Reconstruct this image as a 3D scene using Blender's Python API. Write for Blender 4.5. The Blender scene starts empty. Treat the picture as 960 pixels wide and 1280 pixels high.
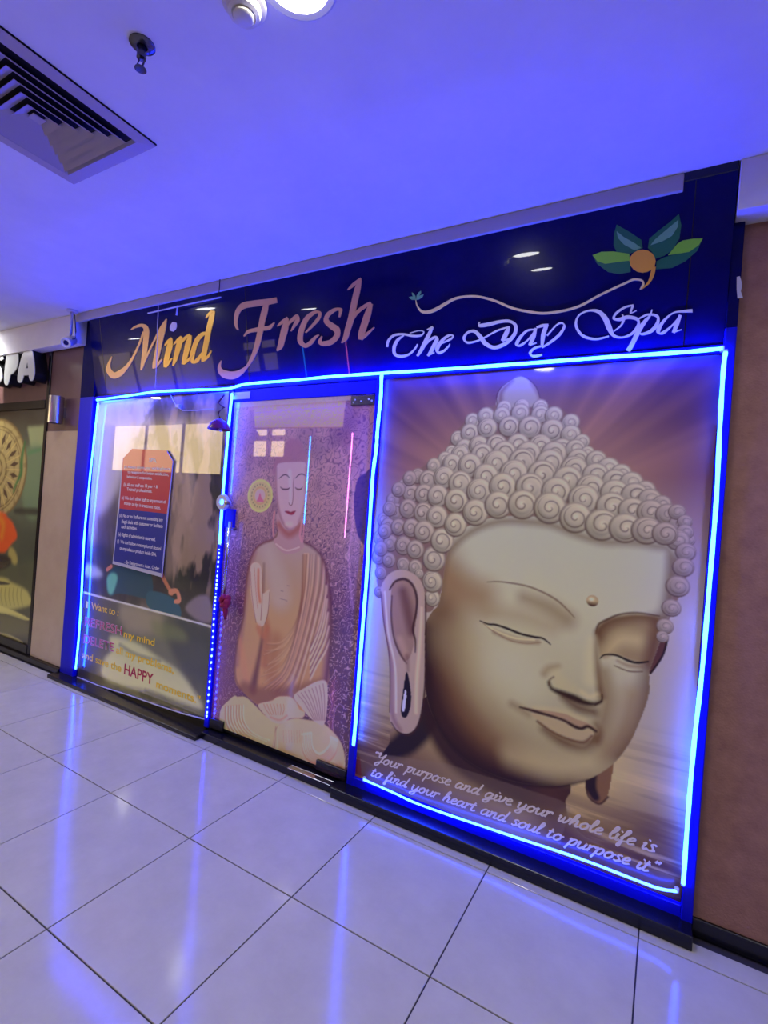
import bpy, bmesh, math, random
import numpy as np
from mathutils import Vector, Matrix, geometry
C=bpy.context.scene.collection
# ---------------------------------------------------------------- camera, world, exposure
cam=bpy.data.objects.new('camera',bpy.data.cameras.new('camera')); C.objects.link(cam); bpy.context.scene.camera=cam
cam.data.sensor_fit='HORIZONTAL'; cam.data.sensor_width=36; cam.data.lens=23.4236; cam.data.clip_start=.02
_r,_d,_f=[(.8668,.493,.0752),(.0656,.0368,-.9972),(-.4944,.8693,-.0005)]
_m=Matrix((( _r[0],-_d[0],-_f[0]),(_r[1],-_d[1],-_f[1]),(_r[2],-_d[2],-_f[2]))).to_4x4(); _m.translation=Vector((3.5946,-2.1939,1.547)); cam.matrix_world=_m
w=bpy.data.worlds.new('world'); bpy.context.scene.world=w; w.use_nodes=True
w.node_tree.nodes['Background'].inputs[0].default_value=(.55,.6,.8,1); w.node_tree.nodes['Background'].inputs[1].default_value=.05
vs=bpy.context.scene.view_settings; vs.view_transform='Standard'; vs.look='None'; vs.exposure=0.0; vs.gamma=1.0; vs.use_curve_mapping=False
LED=(.5,3.0,100.0)          # radiance of the blue tubes
WINDOW_K=4.5; LAMP_W=3.4
WALL_FIT=[0.013449707, 0.0010112709, -2.7609547, 0.0033200945, -0.0080632631, 6.5343483, 0.0017431719, 0.00013000197]
def _px2wall(x,y,ox=290,oy=700,s=6.4):
    # drawing-sheet units -> metres on the facade plane (used to lay out repeated folds)
    x=ox+x/s; y=oy+y/s; h=WALL_FIT; w=h[6]*x+h[7]*y+1
    return ((h[0]*x+h[1]*y+h[2])/w,(h[3]*x+h[4]*y+h[5])/w)

# ---------------------------------------------------------------- flat printed artwork (posters) as vertex-coloured sheets
def s2l(c):
    c=np.asarray(c,float)/255.
    return np.where(c<=.04045,c/12.92,((c+.055)/1.055)**2.4)
def cat(P,n=6,closed=False):
    P=np.asarray(P,float); N=len(P); out=[]
    for i in range(N if closed else N-1):
        if closed: a,b,c,d=P[(i-1)%N],P[i],P[(i+1)%N],P[(i+2)%N]
        else: a,b,c,d=P[max(i-1,0)],P[i],P[i+1],P[min(i+2,N-1)]
        for k in range(n):
            t=k/n
            out.append(.5*((2*b)+(c-a)*t+(2*a-5*b+4*c-d)*t*t+(3*b-a-3*c+d)*t**3))
    if not closed: out.append(P[-1])
    return np.array(out)
def box(a,r,ax):
    if r<1: return a
    a=np.moveaxis(a,ax,0); p=np.concatenate([np.repeat(a[:1],r+1,0),a,np.repeat(a[-1:],r,0)],0)
    c=np.cumsum(p,0); return np.moveaxis((c[2*r+1:]-c[:-2*r-1])/(2*r+1),0,ax)
def blur(a,s):
    r=max(0,int(round((math.sqrt(4*s*s+1)-1)/2)))
    if r==0 and s>.25:
        p=np.pad(a,1,mode='edge'); a=.5*a+.125*(p[:-2,1:-1]+p[2:,1:-1]+p[1:-1,:-2]+p[1:-1,2:]); return a
    for _ in range(3):
        a=box(box(a,r,0),r,1)
    return a
class Art:
    def __init__(s,x0,x1,z0,z1,r):
        s.x0,s.x1,s.z0,s.z1,s.r=x0,x1,z0,z1,r
        s.nx=int(round((x1-x0)/r))+1; s.nz=int(round((z1-z0)/r))+1
        s.X,s.Z=np.meshgrid(np.linspace(x0,x1,s.nx),np.linspace(z0,z1,s.nz)); s.im=np.zeros((s.nz,s.nx,3))
        s.rng=np.random.default_rng(5)
    def noise(s,sx,sz,seed=0):
        rng=np.random.default_rng(seed); gx=max(2,int((s.x1-s.x0)/sx)+3); gz=max(2,int((s.z1-s.z0)/sz)+3)
        g=rng.random((gz,gx)); u=(s.X-s.x0)/sx; v=(s.Z-s.z0)/sz
        i=np.clip(u.astype(int),0,gx-2); j=np.clip(v.astype(int),0,gz-2); fu=u-i; fv=v-j
        fu=fu*fu*(3-2*fu); fv=fv*fv*(3-2*fv)
        return (g[j,i]*(1-fu)+g[j,i+1]*fu)*(1-fv)+(g[j+1,i]*(1-fu)+g[j+1,i+1]*fu)*fv
    def fbm(s,sx,sz,seed=0,o=4): return sum(s.noise(sx/2**k,sz/2**k,seed+k)*.5**k for k in range(o))/sum(.5**k for k in range(o))
    def mask(s,P,bl=.5,smooth=True):
        P=cat(P,6,True) if smooth else np.asarray(P,float)
        m=np.zeros(s.X.shape,bool)
        pad=3*bl*s.r*1.5+2*s.r
        i0=max(0,int((P[:,0].min()-s.x0-pad)/s.r)); i1=min(s.nx,int((P[:,0].max()-s.x0+pad)/s.r)+2)
        j0=max(0,int((P[:,1].min()-s.z0-pad)/s.r)); j1=min(s.nz,int((P[:,1].max()-s.z0+pad)/s.r)+2)
        out=np.zeros(s.X.shape)
        if i1<=i0 or j1<=j0: return out
        xs=s.x0+np.arange(i0,i1)*s.r
        sub=np.zeros((j1-j0,i1-i0))
        for off in (-.33,0,.33):
            zs=s.z0+(np.arange(j0,j1)+off)*s.r; acc=np.zeros((j1-j0,i1-i0),bool)
            for a,b in zip(P,np.roll(P,-1,0)):
                if a[1]==b[1]: continue
                rr=np.nonzero((zs<a[1])!=(zs<b[1]))[0]
                if len(rr)==0: continue
                xi=a[0]+(zs[rr]-a[1])*(b[0]-a[0])/(b[1]-a[1])
                acc[rr]^=(xs[None,:]<xi[:,None])
            sub+=acc/3.
        out[j0:j1,i0:i1]=blur(sub,bl); return out
    def put(s,m,col,al=1.,clip=None):
        m=m*al
        if clip is not None: m=m*clip
        c=s2l(col) if np.ndim(col)==1 else col
        s.im+=(c-s.im)*m[...,None]
    def poly(s,P,col,bl=.5,al=1.,clip=None,smooth=True): s.put(s.mask(P,bl,smooth),col,al,clip)
    def smask(s,P,soft=None,k=1.):
        P=cat(np.asarray(P,float),5); out=np.zeros(s.X.shape); so=(soft if soft else s.r*1.2)
        pad=P[:,2].max()*k/2+so*1.5
        for a,b in zip(P[:-1],P[1:]):
            x0,x1=sorted((a[0],b[0])); z0,z1=sorted((a[1],b[1]))
            i0=max(0,int((x0-pad-s.x0)/s.r)); i1=min(s.nx,int((x1+pad-s.x0)/s.r)+2)
            j0=max(0,int((z0-pad-s.z0)/s.r)); j1=min(s.nz,int((z1+pad-s.z0)/s.r)+2)
            if i1<=i0 or j1<=j0: continue
            X=s.X[j0:j1,i0:i1]; Z=s.Z[j0:j1,i0:i1]; d=b[:2]-a[:2]; L=max(d@d,1e-12)
            t=np.clip(((X-a[0])*d[0]+(Z-a[1])*d[1])/L,0,1)
            D=np.hypot(X-a[0]-t*d[0],Z-a[1]-t*d[1]); W=(a[2]+(b[2]-a[2])*t)*k/2
            v=np.clip((W-D)/so+.5,0,1); v=v*v*(3-2*v)
            o=out[j0:j1,i0:i1]; np.maximum(o,v,out=o)
        return out
    def line(s,P,col,al=1.,soft=None,clip=None,k=1.): s.put(s.smask(P,soft,k),col,al,clip)
    def ramp(s,V,st):
        st=sorted(st); z=[a for a,_ in st]; c=np.array([s2l(b) for _,b in st])
        return np.stack([np.interp(V,z,c[:,k]) for k in range(3)],-1)

def curls(A,C,dark):
    # snail-shell curls: (x, z, radius)
    for n,(cx,cz,cr) in enumerate(C):
        cr=cr*1.17; R=cr*1.16; i0=max(0,int((cx-R-A.x0)/A.r)); i1=min(A.nx,int((cx+R-A.x0)/A.r)+2)
        j0=max(0,int((cz-R-A.z0)/A.r)); j1=min(A.nz,int((cz+R-A.z0)/A.r)+2)
        if i1<=i0 or j1<=j0: continue
        u=(A.X[j0:j1,i0:i1]-cx)/cr; v=(A.Z[j0:j1,i0:i1]-cz)/cr
        ox=(cx-3.0)*.35; dd=np.hypot(u,v); dq0=dd; al=np.clip((1.12-dd)/.14,0,1)
        k=dark(cx,cz)                                   # 0 lit .. 1 shaded side of the head
        base=s2l((170,162,152))*(1-k)+s2l((128,100,100))*k
        lit=.86+.26*(.5*u*(1-.6*k)+.85*v)*np.clip(dd*1.3,0,1)+.22*np.exp(-((u+.05-ox)**2+(v-.08)**2)/.06)-.16*np.exp(-((dq0-.62)/.12)**2)*np.clip(-v+.2,0,1)
        th=np.arctan2(v,u-ox*.6); dq=np.hypot(u-ox*.6,v)
        ph=(th/(2*math.pi)+dq*(1.9+.4*math.sin(n*1.7))+.3+.13*math.sin(n*2.3))%1.; sp=np.exp(-((ph-.5)/.10)**2)*np.clip((.86-dq)/.1,0,1)*np.clip(dq/.15,0,1)
        rim=np.exp(-((dd-1.02)/.11)**2)*(.55+.45*np.clip(-v*.8-u*.5+.4,0,1))
        c=base[None,None]*np.clip(lit,.2,1.3)[...,None]
        dk=s2l((70,42,44)); c=c+(dk-c)*np.clip(sp*(.34+.2*(cr>.045)+.06*math.sin(n*3.1))+rim*.74,0,1)[...,None]
        im=A.im[j0:j1,i0:i1]; im+=(c-im)*al[...,None]

def paint_buddha():
    A=Art(2.205,3.735,.085,2.275,.0034)
    X,Z=A.X,A.Z
    A.im=A.ramp(Z+.05*(X-3.0)*0,[(.08,(62,36,44)),(.2,(92,64,58)),(.34,(120,98,78)),(.5,(150,134,108)),(.75,(156,146,130)),(1.2,(160,150,150)),(1.5,(138,122,124)),(1.78,(100,70,84)),(2.0,(66,36,74)),(2.3,(46,20,80))])
    hx,hz=(2.9909,1.5936)
    dx,dz=X-hx,Z-hz; th=np.arctan2(dz,dx); ds=np.hypot(dx,dz)
    rays=0
    for a,w,k in ((2.62,.16,.75),(2.35,.10,.9),(2.12,.07,.8),(1.93,.05,.45),(.46,.12,.75),(.70,.07,.55),(.92,.12,1.),(1.12,.05,.7),(1.3,.05,.3),(2.9,.1,.5)):
        rays=rays+k*np.exp(-((th-a)/w)**2)
    n=np.interp(th,np.linspace(-3.2,3.2,170),np.random.default_rng(3).random(170))
    up=np.clip((Z-1.35)/.25,0,1)*np.clip((1.55-ds)/.85,0,1)
    A.put(np.clip(rays*.42*(.55+.8*n),0,.7)*up,(160,122,112))
    A.put(np.exp(-((ds-.35)/.35)**2)*.45*np.clip((Z-1.3)/.3,0,1),(170,140,130))
    # water streaks
    wz=Z+.04*(X-2.2); st=A.fbm(.35,.022,21,3)
    kk=np.clip((.78-Z)/.5,0,1)
    A.put(np.clip((st-.53)*5,0,1)*kk*.75,(88,62,60)); A.put(np.clip((.42-st)*5,0,1)*kk*.5,(190,170,135))
    gl=np.exp(-((X-3.33)/.22)**2-((Z-.52)/.22)**2); A.put(gl*.5,(200,180,138))
    # neck and shoulders
    neck=[(2.4249,.4433),(2.3963,.3298),(2.3279,.2154),(2.2492,.0779),(2.2263,-.0693),(3.8112,.1285),(3.7276,.1855),(3.5867,.1838),(3.4654,.2008),(3.3626,.2218),(3.3066,.2702),(3.2849,.3396),(3.2881,.4356),(3.0628,.638),(2.7015,.6989)]
    nm=A.mask(neck,.7)
    A.put(nm,A.ramp(Z+.25*(X-2.6)*1.2,[(.08,(92,70,62)),(.3,(120,98,80)),(.46,(150,132,104)),(.6,(152,134,106)),(.9,(100,70,56))]))
    A.line([(2.3715,.28,.0662),(2.4843,.3559,.1216),(2.5859,.5081,.1434),(2.6022,.6344,.1193)],(34,18,34),.95,.05,nm)
    A.line([(2.5847,.6301,.1038),(2.6684,.4705,.1175),(2.7911,.3685,.1297),(2.994,.3118,.1243),(3.1933,.3287,.1261),(3.309,.376,.1024)],(56,30,34),.95,.07,nm)
    A.line([(3.2256,.3614,.1391),(3.2491,.2276,.1588),(3.3411,.1579,.1824),(3.5309,.134,.1938),(3.7316,.1239,.1845)],(84,54,50),.85,.16,nm)
    A.line([(2.7407,.2145,.0769),(2.9046,.2129,.0967),(3.0589,.2005,.072)],(164,146,112),.3,.16,nm)
    # right ear lobe and rim
    rl=[(3.3612,.4702),(3.3614,.4219),(3.3867,.3824),(3.4188,.3766),(3.4447,.4096),(3.4555,.4776),(3.4609,.5774),(3.4351,.6374),(3.361,.5636)]
    m=A.mask(rl,.5); A.put(m,(120,92,72)); A.line([(3.3752,.499,.0539),(3.3793,.4418,.0471),(3.4013,.4012,.0334)],(38,22,40),.95,.02,m); A.line([(3.3619,.4601,.0068),(3.373,.3948,.0067),(3.4188,.3766,.0083),(3.4503,.4183,.0066)],(60,36,38),.8,.008)
    m=A.mask([(3.596,1.1691),(3.6223,1.1153),(3.6097,1.0477),(3.572,.9674),(3.5539,1.0195)],.5); A.put(m,(92,62,62)); A.line([(3.6223,1.1153,.008),(3.6097,1.0477,.008),(3.572,.9674,.0065)],(40,24,36),.9)
    # hair mass
    hair=[(2.2908,1.0954),(2.2363,1.2613),(2.2262,1.4344),(2.2685,1.5807),(2.3462,1.7004),(2.4439,1.7752),(2.5431,1.8392),(2.6114,1.8644),(2.6109,1.9252),(2.6569,1.9932),(2.7195,2.0516),(2.8056,2.0958),(2.914,2.1107),(3.0338,2.1055),(3.1359,2.0721),(3.2012,2.0231),(3.243,1.9546),(3.2709,1.8872),(3.3447,1.8494),(3.4237,1.7925),(3.499,1.7509),(3.5787,1.6914),(3.6292,1.6097),(3.6624,1.5252),(3.6785,1.4466),(3.6683,1.3491),(3.6455,1.2749),(3.6226,1.1966),(3.6044,1.1282),(3.5742,1.2375),(3.5029,1.4267),(3.1749,1.5337),(2.8051,1.484),(2.6568,1.2504),(2.6036,1.1015),(2.5409,1.0505)]
    A.poly(hair,(122,100,98),.6)
    dark=lambda x,z: min(1,max(0,.95-(x-2.16)*2.1))*.9+min(.5,max(0,(x-3.42)*2.0))
    fin=[(2.8533,2.094),(2.8418,2.1408),(2.8616,2.1899),(2.9056,2.2217),(2.9464,2.2342),(2.9934,2.2047),(3.0257,2.1654),(3.0433,2.1236),(3.0461,2.0865)]
    m=A.mask(fin,.4); A.put(m,(150,142,132)); A.line([(2.8603,2.1053,.0232),(2.8597,2.1631,.0193),(2.9062,2.214,.0153)],(110,84,88),.8,.03,m); A.line([(3.0351,2.0869,.0186),(3.0391,2.1313,.0149),(2.9977,2.1969,.0113)],(130,104,100),.7,.02,m)
    A.line([(2.8454,2.0943,.0054),(2.8373,2.1488,.0054),(2.8688,2.1972,.005),(2.9464,2.2342,.0053),(3.013,2.1885,.0049),(3.043,2.1274,.0048)],(80,54,66),.7)
    curls(A,[(2.8774,2.0854,.0308),(2.9611,2.0898,.0303),(3.0463,2.0827,.0297),(2.7214,2.0278,.0318),(2.7891,2.0496,.0353),(2.8683,2.0511,.0347),(2.9558,2.0598,.036),(3.0488,2.0493,.0353),(3.1099,2.0438,.033),(3.1852,2.0091,.0324),(2.6526,1.9411,.0322),(2.7136,1.9684,.0397),(2.8018,1.9907,.041),(2.9074,1.9965,.042),(3.0057,1.9909,.0449),(3.1079,1.9744,.0439),(3.1891,1.9552,.036),(3.2386,1.9226,.0284),(2.6238,1.8726,.0283),(2.6903,1.8929,.0379),(2.7639,1.9049,.0413),(2.8518,1.9088,.0425),(2.9559,1.9087,.0453),(3.0595,1.9049,.0443),(3.1559,1.8904,.0398),(3.214,1.8906,.0357),(3.2653,1.8731,.0247)],dark)
    curls(A,[(2.592,1.8358,.0325),(2.6718,1.8609,.04),(2.7836,1.8618,.0469),(2.8938,1.8704,.0478),(3.0075,1.8675,.0485),(3.1227,1.8684,.0474),(3.2274,1.8443,.0391),(3.3035,1.8418,.035),(2.5328,1.8021,.0329),(2.633,1.8121,.0443),(2.4463,1.746,.0334),(2.3712,1.6886,.0338),(2.31,1.6132,.0342),(2.2653,1.5026,.0344),(2.2488,1.4059,.0344),(2.2478,1.3017,.0344),(3.354,1.8079,.038),(3.4057,1.7851,.0341),(2.5074,1.7272,.0433),(2.7265,1.8059,.0514),(2.8587,1.8201,.0539),(2.9806,1.8297,.0525),(3.108,1.8281,.0511),(3.2137,1.8013,.0482),(3.3049,1.7753,.0454),(3.3829,1.7536,.0412),(3.448,1.7491,.0372),(3.5012,1.7175,.0333),(2.4168,1.6526,.0419),(2.3349,1.5505,.0403),(2.2929,1.4702,.0385),(2.278,1.3568,.0342),(2.2702,1.2177,.0299),(2.2692,1.1138,.0256),(2.5952,1.7424,.0486),(2.4909,1.652,.0454),(2.4048,1.5719,.044),(2.3562,1.471,.038),(2.3153,1.382,.0383),(2.3132,1.2917,.034),(2.6833,1.7172,.0518),(2.8122,1.7531,.0544),(2.9473,1.7724,.0566),(3.0764,1.7723,.0551),(3.1901,1.7504,.0537),(3.2893,1.7187,.0508),(3.3865,1.7021,.0479),(3.4638,1.6956,.0437),(3.5213,1.6818,.0365),(3.5661,1.6644,.0295),(2.5677,1.6475,.0488),(2.4943,1.5568,.0453),(2.432,1.473,.0417),(2.3929,1.3768,.0419),(2.4014,1.2764,.0334),(2.6691,1.6285,.0518),(2.572,1.5416,.0487),(2.507,1.4584,.0493),(2.4645,1.3631,.0413),(2.4721,1.2723,.033),(2.7855,1.6819,.0546),(2.8984,1.7099,.0553),(3.0265,1.7114,.0557),(3.1456,1.6981,.0542),(3.2633,1.6681,.0546),(3.378,1.6432,.0514),(3.4591,1.6312,.0454),(3.5278,1.629,.043),(3.5889,1.6232,.0359),(3.6307,1.5871,.029),(2.4976,1.2422,.0205),(2.4007,1.732,.0337),(2.3392,1.6702,.034),(2.2946,1.565,.0342),(2.2755,1.4429,.0343),(2.259,1.3462,.0343),(3.622,1.6352,.0259),(3.6522,1.5985,.0225),(3.6706,1.526,.0191)],dark)
    # face
    face=[(2.6129,1.0948),(2.5851,1.0578),(2.552,.9704),(2.5626,.7882),(2.5885,.6391),(2.6518,.514),(2.7318,.4291),(2.8314,.3772),(2.9407,.3545),(3.0658,.3545),(3.1897,.3778),(3.2732,.4095),(3.368,.4656),(3.4563,.5557),(3.513,.6604),(3.5425,.752),(3.5612,.8231),(3.5719,.8818),(3.5708,.9408),(3.5682,.9797),(3.5861,1.0591),(3.6062,1.1448),(3.6211,1.2191),(3.6326,1.3442),(3.6357,1.4256),(3.6199,1.4952),(3.5398,1.537),(3.4608,1.5165),(3.3738,1.5223),(3.269,1.5414),(3.1723,1.5695),(3.0729,1.5769),(2.9548,1.5724),(2.8477,1.5533),(2.7419,1.5062),(2.6754,1.4448),(2.6471,1.3699),(2.6371,1.2801),(2.6284,1.174)]
    f=A.mask(face,.7)
    A.put(f,A.ramp(Z,[(.5,(150,140,118)),(.9,(162,156,140)),(1.2,(166,163,152)),(1.6,(160,160,154))]))
    # broad modelling
    A.line([(2.616,1.3261,.1203),(2.6664,1.1314,.198),(2.6517,.8879,.2769),(2.7078,.6208,.335),(2.8856,.4555,.3148),(3.1186,.3794,.228),(3.3548,.4231,.1691)],(120,92,68),.78,.26,f)
    A.line([(2.6215,1.0436,.1596),(2.6281,.8024,.2222),(2.6942,.5775,.242),(2.8552,.4348,.2186),(3.0845,.3497,.1578)],(92,62,48),.75,.18,f)
    A.line([(2.5581,.951,.1048),(2.5913,.713,.1357),(2.6821,.5143,.1563),(2.8509,.3871,.1508),(3.066,.3509,.1224),(3.2913,.391,.0892)],(62,36,36),.95,.12,f)
    A.line([(2.5571,.9099,.0322),(2.6261,.5595,.0395),(2.7671,.4081,.046),(2.972,.3496,.0441),(3.2241,.3823,.0278)],(50,26,30),.85,.05,f)
    A.line([(2.6338,1.2676,.1198),(2.7246,1.1997,.1567),(2.8292,1.1757,.1534)],(134,110,88),.75,.16,f)
    A.line([(3.5842,1.1736,.0519),(3.5708,.9408,.0583),(3.5483,.7536,.065),(3.4838,.6014,.0658)],(92,64,50),.85,.1,f)
    A.line([(3.5114,.8602,.0657),(3.486,.7028,.0659),(3.4233,.5827,.0534)],(134,108,82),.6,.12,f)
    A.line([(3.6318,1.4413,.0386),(3.6229,1.2779,.045),(3.5977,1.1432,.0452)],(104,82,74),.8,.07,f)
    A.line([(2.5928,.6402,.008),(2.6518,.514,.0138),(2.7318,.4291,.0155),(2.8317,.3734,.0151),(2.941,.3508,.0148),(3.0662,.3491,.0144),(3.19,.3743,.0123),(3.2734,.406,.0103),(3.3682,.4622,.0067)],(48,26,30),.85,.02)
    # eye sockets
    A.line([(3.039,1.1996,.0514),(3.1489,1.1727,.0717),(3.2312,1.1324,.0774)],(122,100,78),.6,.09,f)
    A.line([(2.8745,1.1056,.0683),(3.0271,1.1122,.0809),(3.173,1.0827,.0569)],(140,122,102),.45,.09,f)
    sock=[(3.3587,1.0991),(3.3692,1.1321),(3.4048,1.1657),(3.4588,1.1885),(3.5181,1.2018),(3.5825,1.1995),(3.5977,1.1432),(3.574,1.0238),(3.5016,1.005),(3.4398,1.019),(3.3852,.9939)]
    sm=A.mask(sock,1.,True)
    A.put(sm,(134,114,90),.85,f); A.line([(3.3631,1.0826,.0477),(3.3764,1.1196,.0476),(3.4239,1.1588,.0337),(3.5188,1.192,.0264),(3.5891,1.1875,.0259)],(92,66,54),.85,.07,f*sm)
    A.line([(3.3998,1.0107,.0203),(3.4508,1.0822,.0535),(3.5105,1.0937,.0593)],(172,160,134),.7,.07,f)
    A.line([(3.5842,1.1736,.0324),(3.5736,1.073,.0389),(3.5608,1.0045,.0325)],(96,68,62),.8,.06,f)
    A.line([(2.9128,1.0166,.0226),(3.0171,.9986,.0294),(3.1151,1.0065,.0216)],(128,104,88),.6,.025,f)
    A.line([(2.7034,.9381,.2351),(2.8546,.8515,.2656),(3.0126,.811,.2202)],(160,150,128),.35,.2,f)
    A.line([(3.0084,.8661,.2205),(3.0672,.8237,.2176)],(170,168,158),.6,.2,f)
    # brows
    A.line([(2.8595,1.2477,.0038),(2.9099,1.2564,.006),(2.9787,1.2582,.0074),(3.0533,1.2536,.0081),(3.1267,1.2347,.0086),(3.1881,1.2077,.0085),(3.2351,1.1722,.007),(3.2639,1.1451,.0035)],(104,82,70),.75,.008,f)
    A.line([(3.3561,1.0916,.0068),(3.3629,1.1309,.0089),(3.3958,1.1591,.0088),(3.4435,1.1893,.008),(3.5088,1.207,.0073),(3.5878,1.2069,.0052)],(78,54,48),.8,.009,f)
    # nose
    A.line([(3.3587,1.0991,.0171),(3.3616,1.0132,.0204),(3.3781,.9132,.0271),(3.3965,.8317,.027)],(96,66,52),.8,.035,f)
    A.line([(3.3421,1.0613,.0308),(3.343,.9573,.041),(3.3478,.889,.0478)],(176,168,146),.6,.06,f)
    A.line([(3.4019,.9358,.0337),(3.4217,.8311,.0469),(3.4102,.7257,.047),(3.397,.6432,.0403)],(112,84,60),.6,.08,f)
    A.line([(3.2008,.8906,.0423),(3.2242,.8531,.0561),(3.2797,.8309,.0415)],(168,158,134),.5,.05,f)
    A.line([(3.1533,.8727,.0285),(3.1722,.9022,.0248),(3.2123,.9218,.0141)],(136,116,92),.6,.04,f)
    A.line([(3.1769,.8384,.0089),(3.1926,.8134,.0141),(3.238,.803,.0245),(3.289,.7945,.0311),(3.329,.7871,.0239),(3.3676,.79,.0153),(3.395,.8073,.0067)],(46,24,26),.97,.022,f)
    A.line([(3.2426,.7864,.0244),(3.3047,.7599,.0413),(3.37,.7561,.0305)],(80,50,40),.75,.05,f)
    A.line([(3.1777,.8278,.0071),(3.1795,.8498,.0071),(3.1956,.8679,.0053)],(90,64,52),.7,.012,f)
    A.line([(3.3976,.8388,.0054),(3.3979,.8115,.0081),(3.3741,.7882,.0068)],(60,36,34),.8,.008,f)
    A.line([(3.3162,.8292,.0172),(3.3497,.8166,.0204),(3.3773,.8338,.0169)],(178,166,140),.6,.03,f)
    # mouth
    A.line([(3.1228,.709,.0143),(3.1993,.7218,.0246),(3.2743,.7202,.0277),(3.3343,.7119,.0205)],(172,160,136),.5,.03,f)
    A.line([(3.0209,.7011,.0256),(3.059,.6887,.029),(3.0967,.6729,.0216)],(120,94,78),.55,.05,f)
    A.line([(3.1716,.6243,.0212),(3.26,.5926,.0416),(3.3428,.5927,.034),(3.3838,.6497,.027)],(96,68,50),.85,.065,f)
    lip=[(3.1106,.6802),(3.1674,.6809),(3.2368,.6782),(3.2916,.6651),(3.3279,.6648),(3.3624,.6815),(3.3766,.6614),(3.3657,.6341),(3.3347,.6146),(3.2686,.6128),(3.2029,.6259),(3.1557,.6488)]
    m=A.mask(lip,.5); A.put(m,(158,144,124),1,f); A.line([(3.1413,.6521,.0107),(3.2029,.6259,.0105),(3.2686,.6128,.0104),(3.3379,.6155,.0119),(3.3708,.6528,.0085)],(96,66,56),.85,.014,f)
    up=[(3.0656,.6978),(3.1373,.7055),(3.2,.713),(3.2611,.7167),(3.3019,.7066),(3.3316,.7042),(3.3677,.6968),(3.3882,.6784),(3.3527,.6822),(3.3276,.6683),(3.2949,.666),(3.2468,.681),(3.1951,.6848),(3.1317,.6858)]
    m=A.mask(up,.5); A.put(m,(150,126,112),.9,f)
    A.line([(3.0584,.696,.0073),(3.1239,.6947,.0122),(3.198,.6927,.0106),(3.2531,.688,.0104),(3.2976,.6738,.0138),(3.3273,.6734,.013),(3.3522,.689,.0122),(3.3851,.6776,.0101)],(44,22,26),.95,.012,f)
    A.line([(3.383,.7079,.0135),(3.4009,.6786,.0202),(3.391,.638,.0202)],(100,72,56),.6,.04,f)
    A.line([(3.0389,.4643,.0944),(3.2175,.4729,.1187),(3.3634,.5297,.0811)],(178,168,140),.5,.12,f)
    # eyes
    A.line([(2.8385,1.0571,.0046),(2.8789,1.0487,.0083),(2.9179,1.0518,.0098),(2.9761,1.0434,.0111),(3.0332,1.0314,.011),(3.0955,1.0284,.0101),(3.1312,1.0297,.0093),(3.153,1.0212,.0071),(3.1714,1.0085,.0043)],(34,20,26),.95,.007,f)
    A.line([(2.8552,1.0484,.0038),(2.9007,1.022,.0057),(2.9604,.999,.006),(3.0103,.9898,.0059),(3.0728,.9927,.0047),(3.1291,1.0093,.0036)],(134,112,94),.8,.007,f)
    A.line([(2.8717,1.0398,.0038),(2.9398,1.0178,.0075),(3.0165,1.0059,.0088),(3.1001,1.0146,.0058)],(186,176,156),.7,.01,f)
    A.line([(3.3792,.9892,.0034),(3.3968,1.0084,.0068),(3.44,1.0156,.0087),(3.4897,1.0025,.0106),(3.5227,1.0012,.0098),(3.5601,1.0142,.0065)],(34,20,26),.95,.007,f)
    A.line([(3.4477,.9935,.0067),(3.4911,.9827,.0132),(3.5383,.9896,.0131)],(124,98,82),.6,.02,f)
    A.line([(3.4369,.9708,.004),(3.4926,.9595,.0059),(3.5426,.9691,.0046)],(96,70,58),.8,.007,f)
    # urna
    ux,uz=(3.3319,1.2298); R=.0265
    d=np.hypot(X-ux,Z-uz)/R; A.put(np.clip((1-d)/.15,0,1),(158,142,120)); A.put(np.clip((1-d)/.2,0,1)*np.clip((-(Z-uz)/R)*1.3,0,1),(66,42,40)); A.put(np.exp(-(((X-ux+.004)/.010)**2+((Z-uz-.006)/.008)**2))*.8,(200,194,180))
    # hairline shadow and front curls
    A.line([(2.6236,1.1248,.0319),(2.6332,1.328,.04),(2.6941,1.4226,.0316),(2.7877,1.4981,.0311),(2.8996,1.5418,.0304),(3.0127,1.5503,.0297),(3.1322,1.5447,.0289),(3.2445,1.511,.0282),(3.3507,1.4891,.0275),(3.4531,1.4955,.0269),(3.5429,1.4909,.0263),(3.6106,1.465,.0259),(3.6173,1.277,.0193)],(112,92,80),.7,.05,f)
    curls(A,[(3.6549,1.5568,.0256),(3.6321,1.5224,.0354),(3.6628,1.477,.0304),(3.6585,1.4154,.032),(3.6443,1.3361,.0352),(3.6278,1.2462,.0289),(3.6103,1.1684,.0258),(3.6046,1.1249,.0193)],dark)
    curls(A,[(2.5793,1.1282,.0362),(2.5725,1.2109,.0464),(2.572,1.3252,.0526),(2.6103,1.4227,.0523),(2.6745,1.5088,.0497),(2.7733,1.5774,.0546),(2.8838,1.6211,.0554),(2.9993,1.6298,.0578),(3.1232,1.6206,.0599),(3.2359,1.5849,.0566),(3.3456,1.5615,.0569),(3.4368,1.5551,.0523),(3.5182,1.5517,.048),(3.5855,1.5443,.0391)],dark)
    # left ear
    ear=[(2.2784,1.1238),(2.2977,1.1868),(2.3381,1.2305),(2.3989,1.2508),(2.4657,1.2382),(2.5149,1.199),(2.5386,1.1324),(2.5537,.9502),(2.5711,.741),(2.5716,.6268),(2.5629,.5142),(2.541,.4507),(2.498,.4138),(2.4466,.4117),(2.4015,.4368),(2.3868,.4962),(2.379,.6425),(2.3503,.8061),(2.3067,.969)]
    e=A.mask(ear,.5); A.put(e,(158,140,134))
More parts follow.
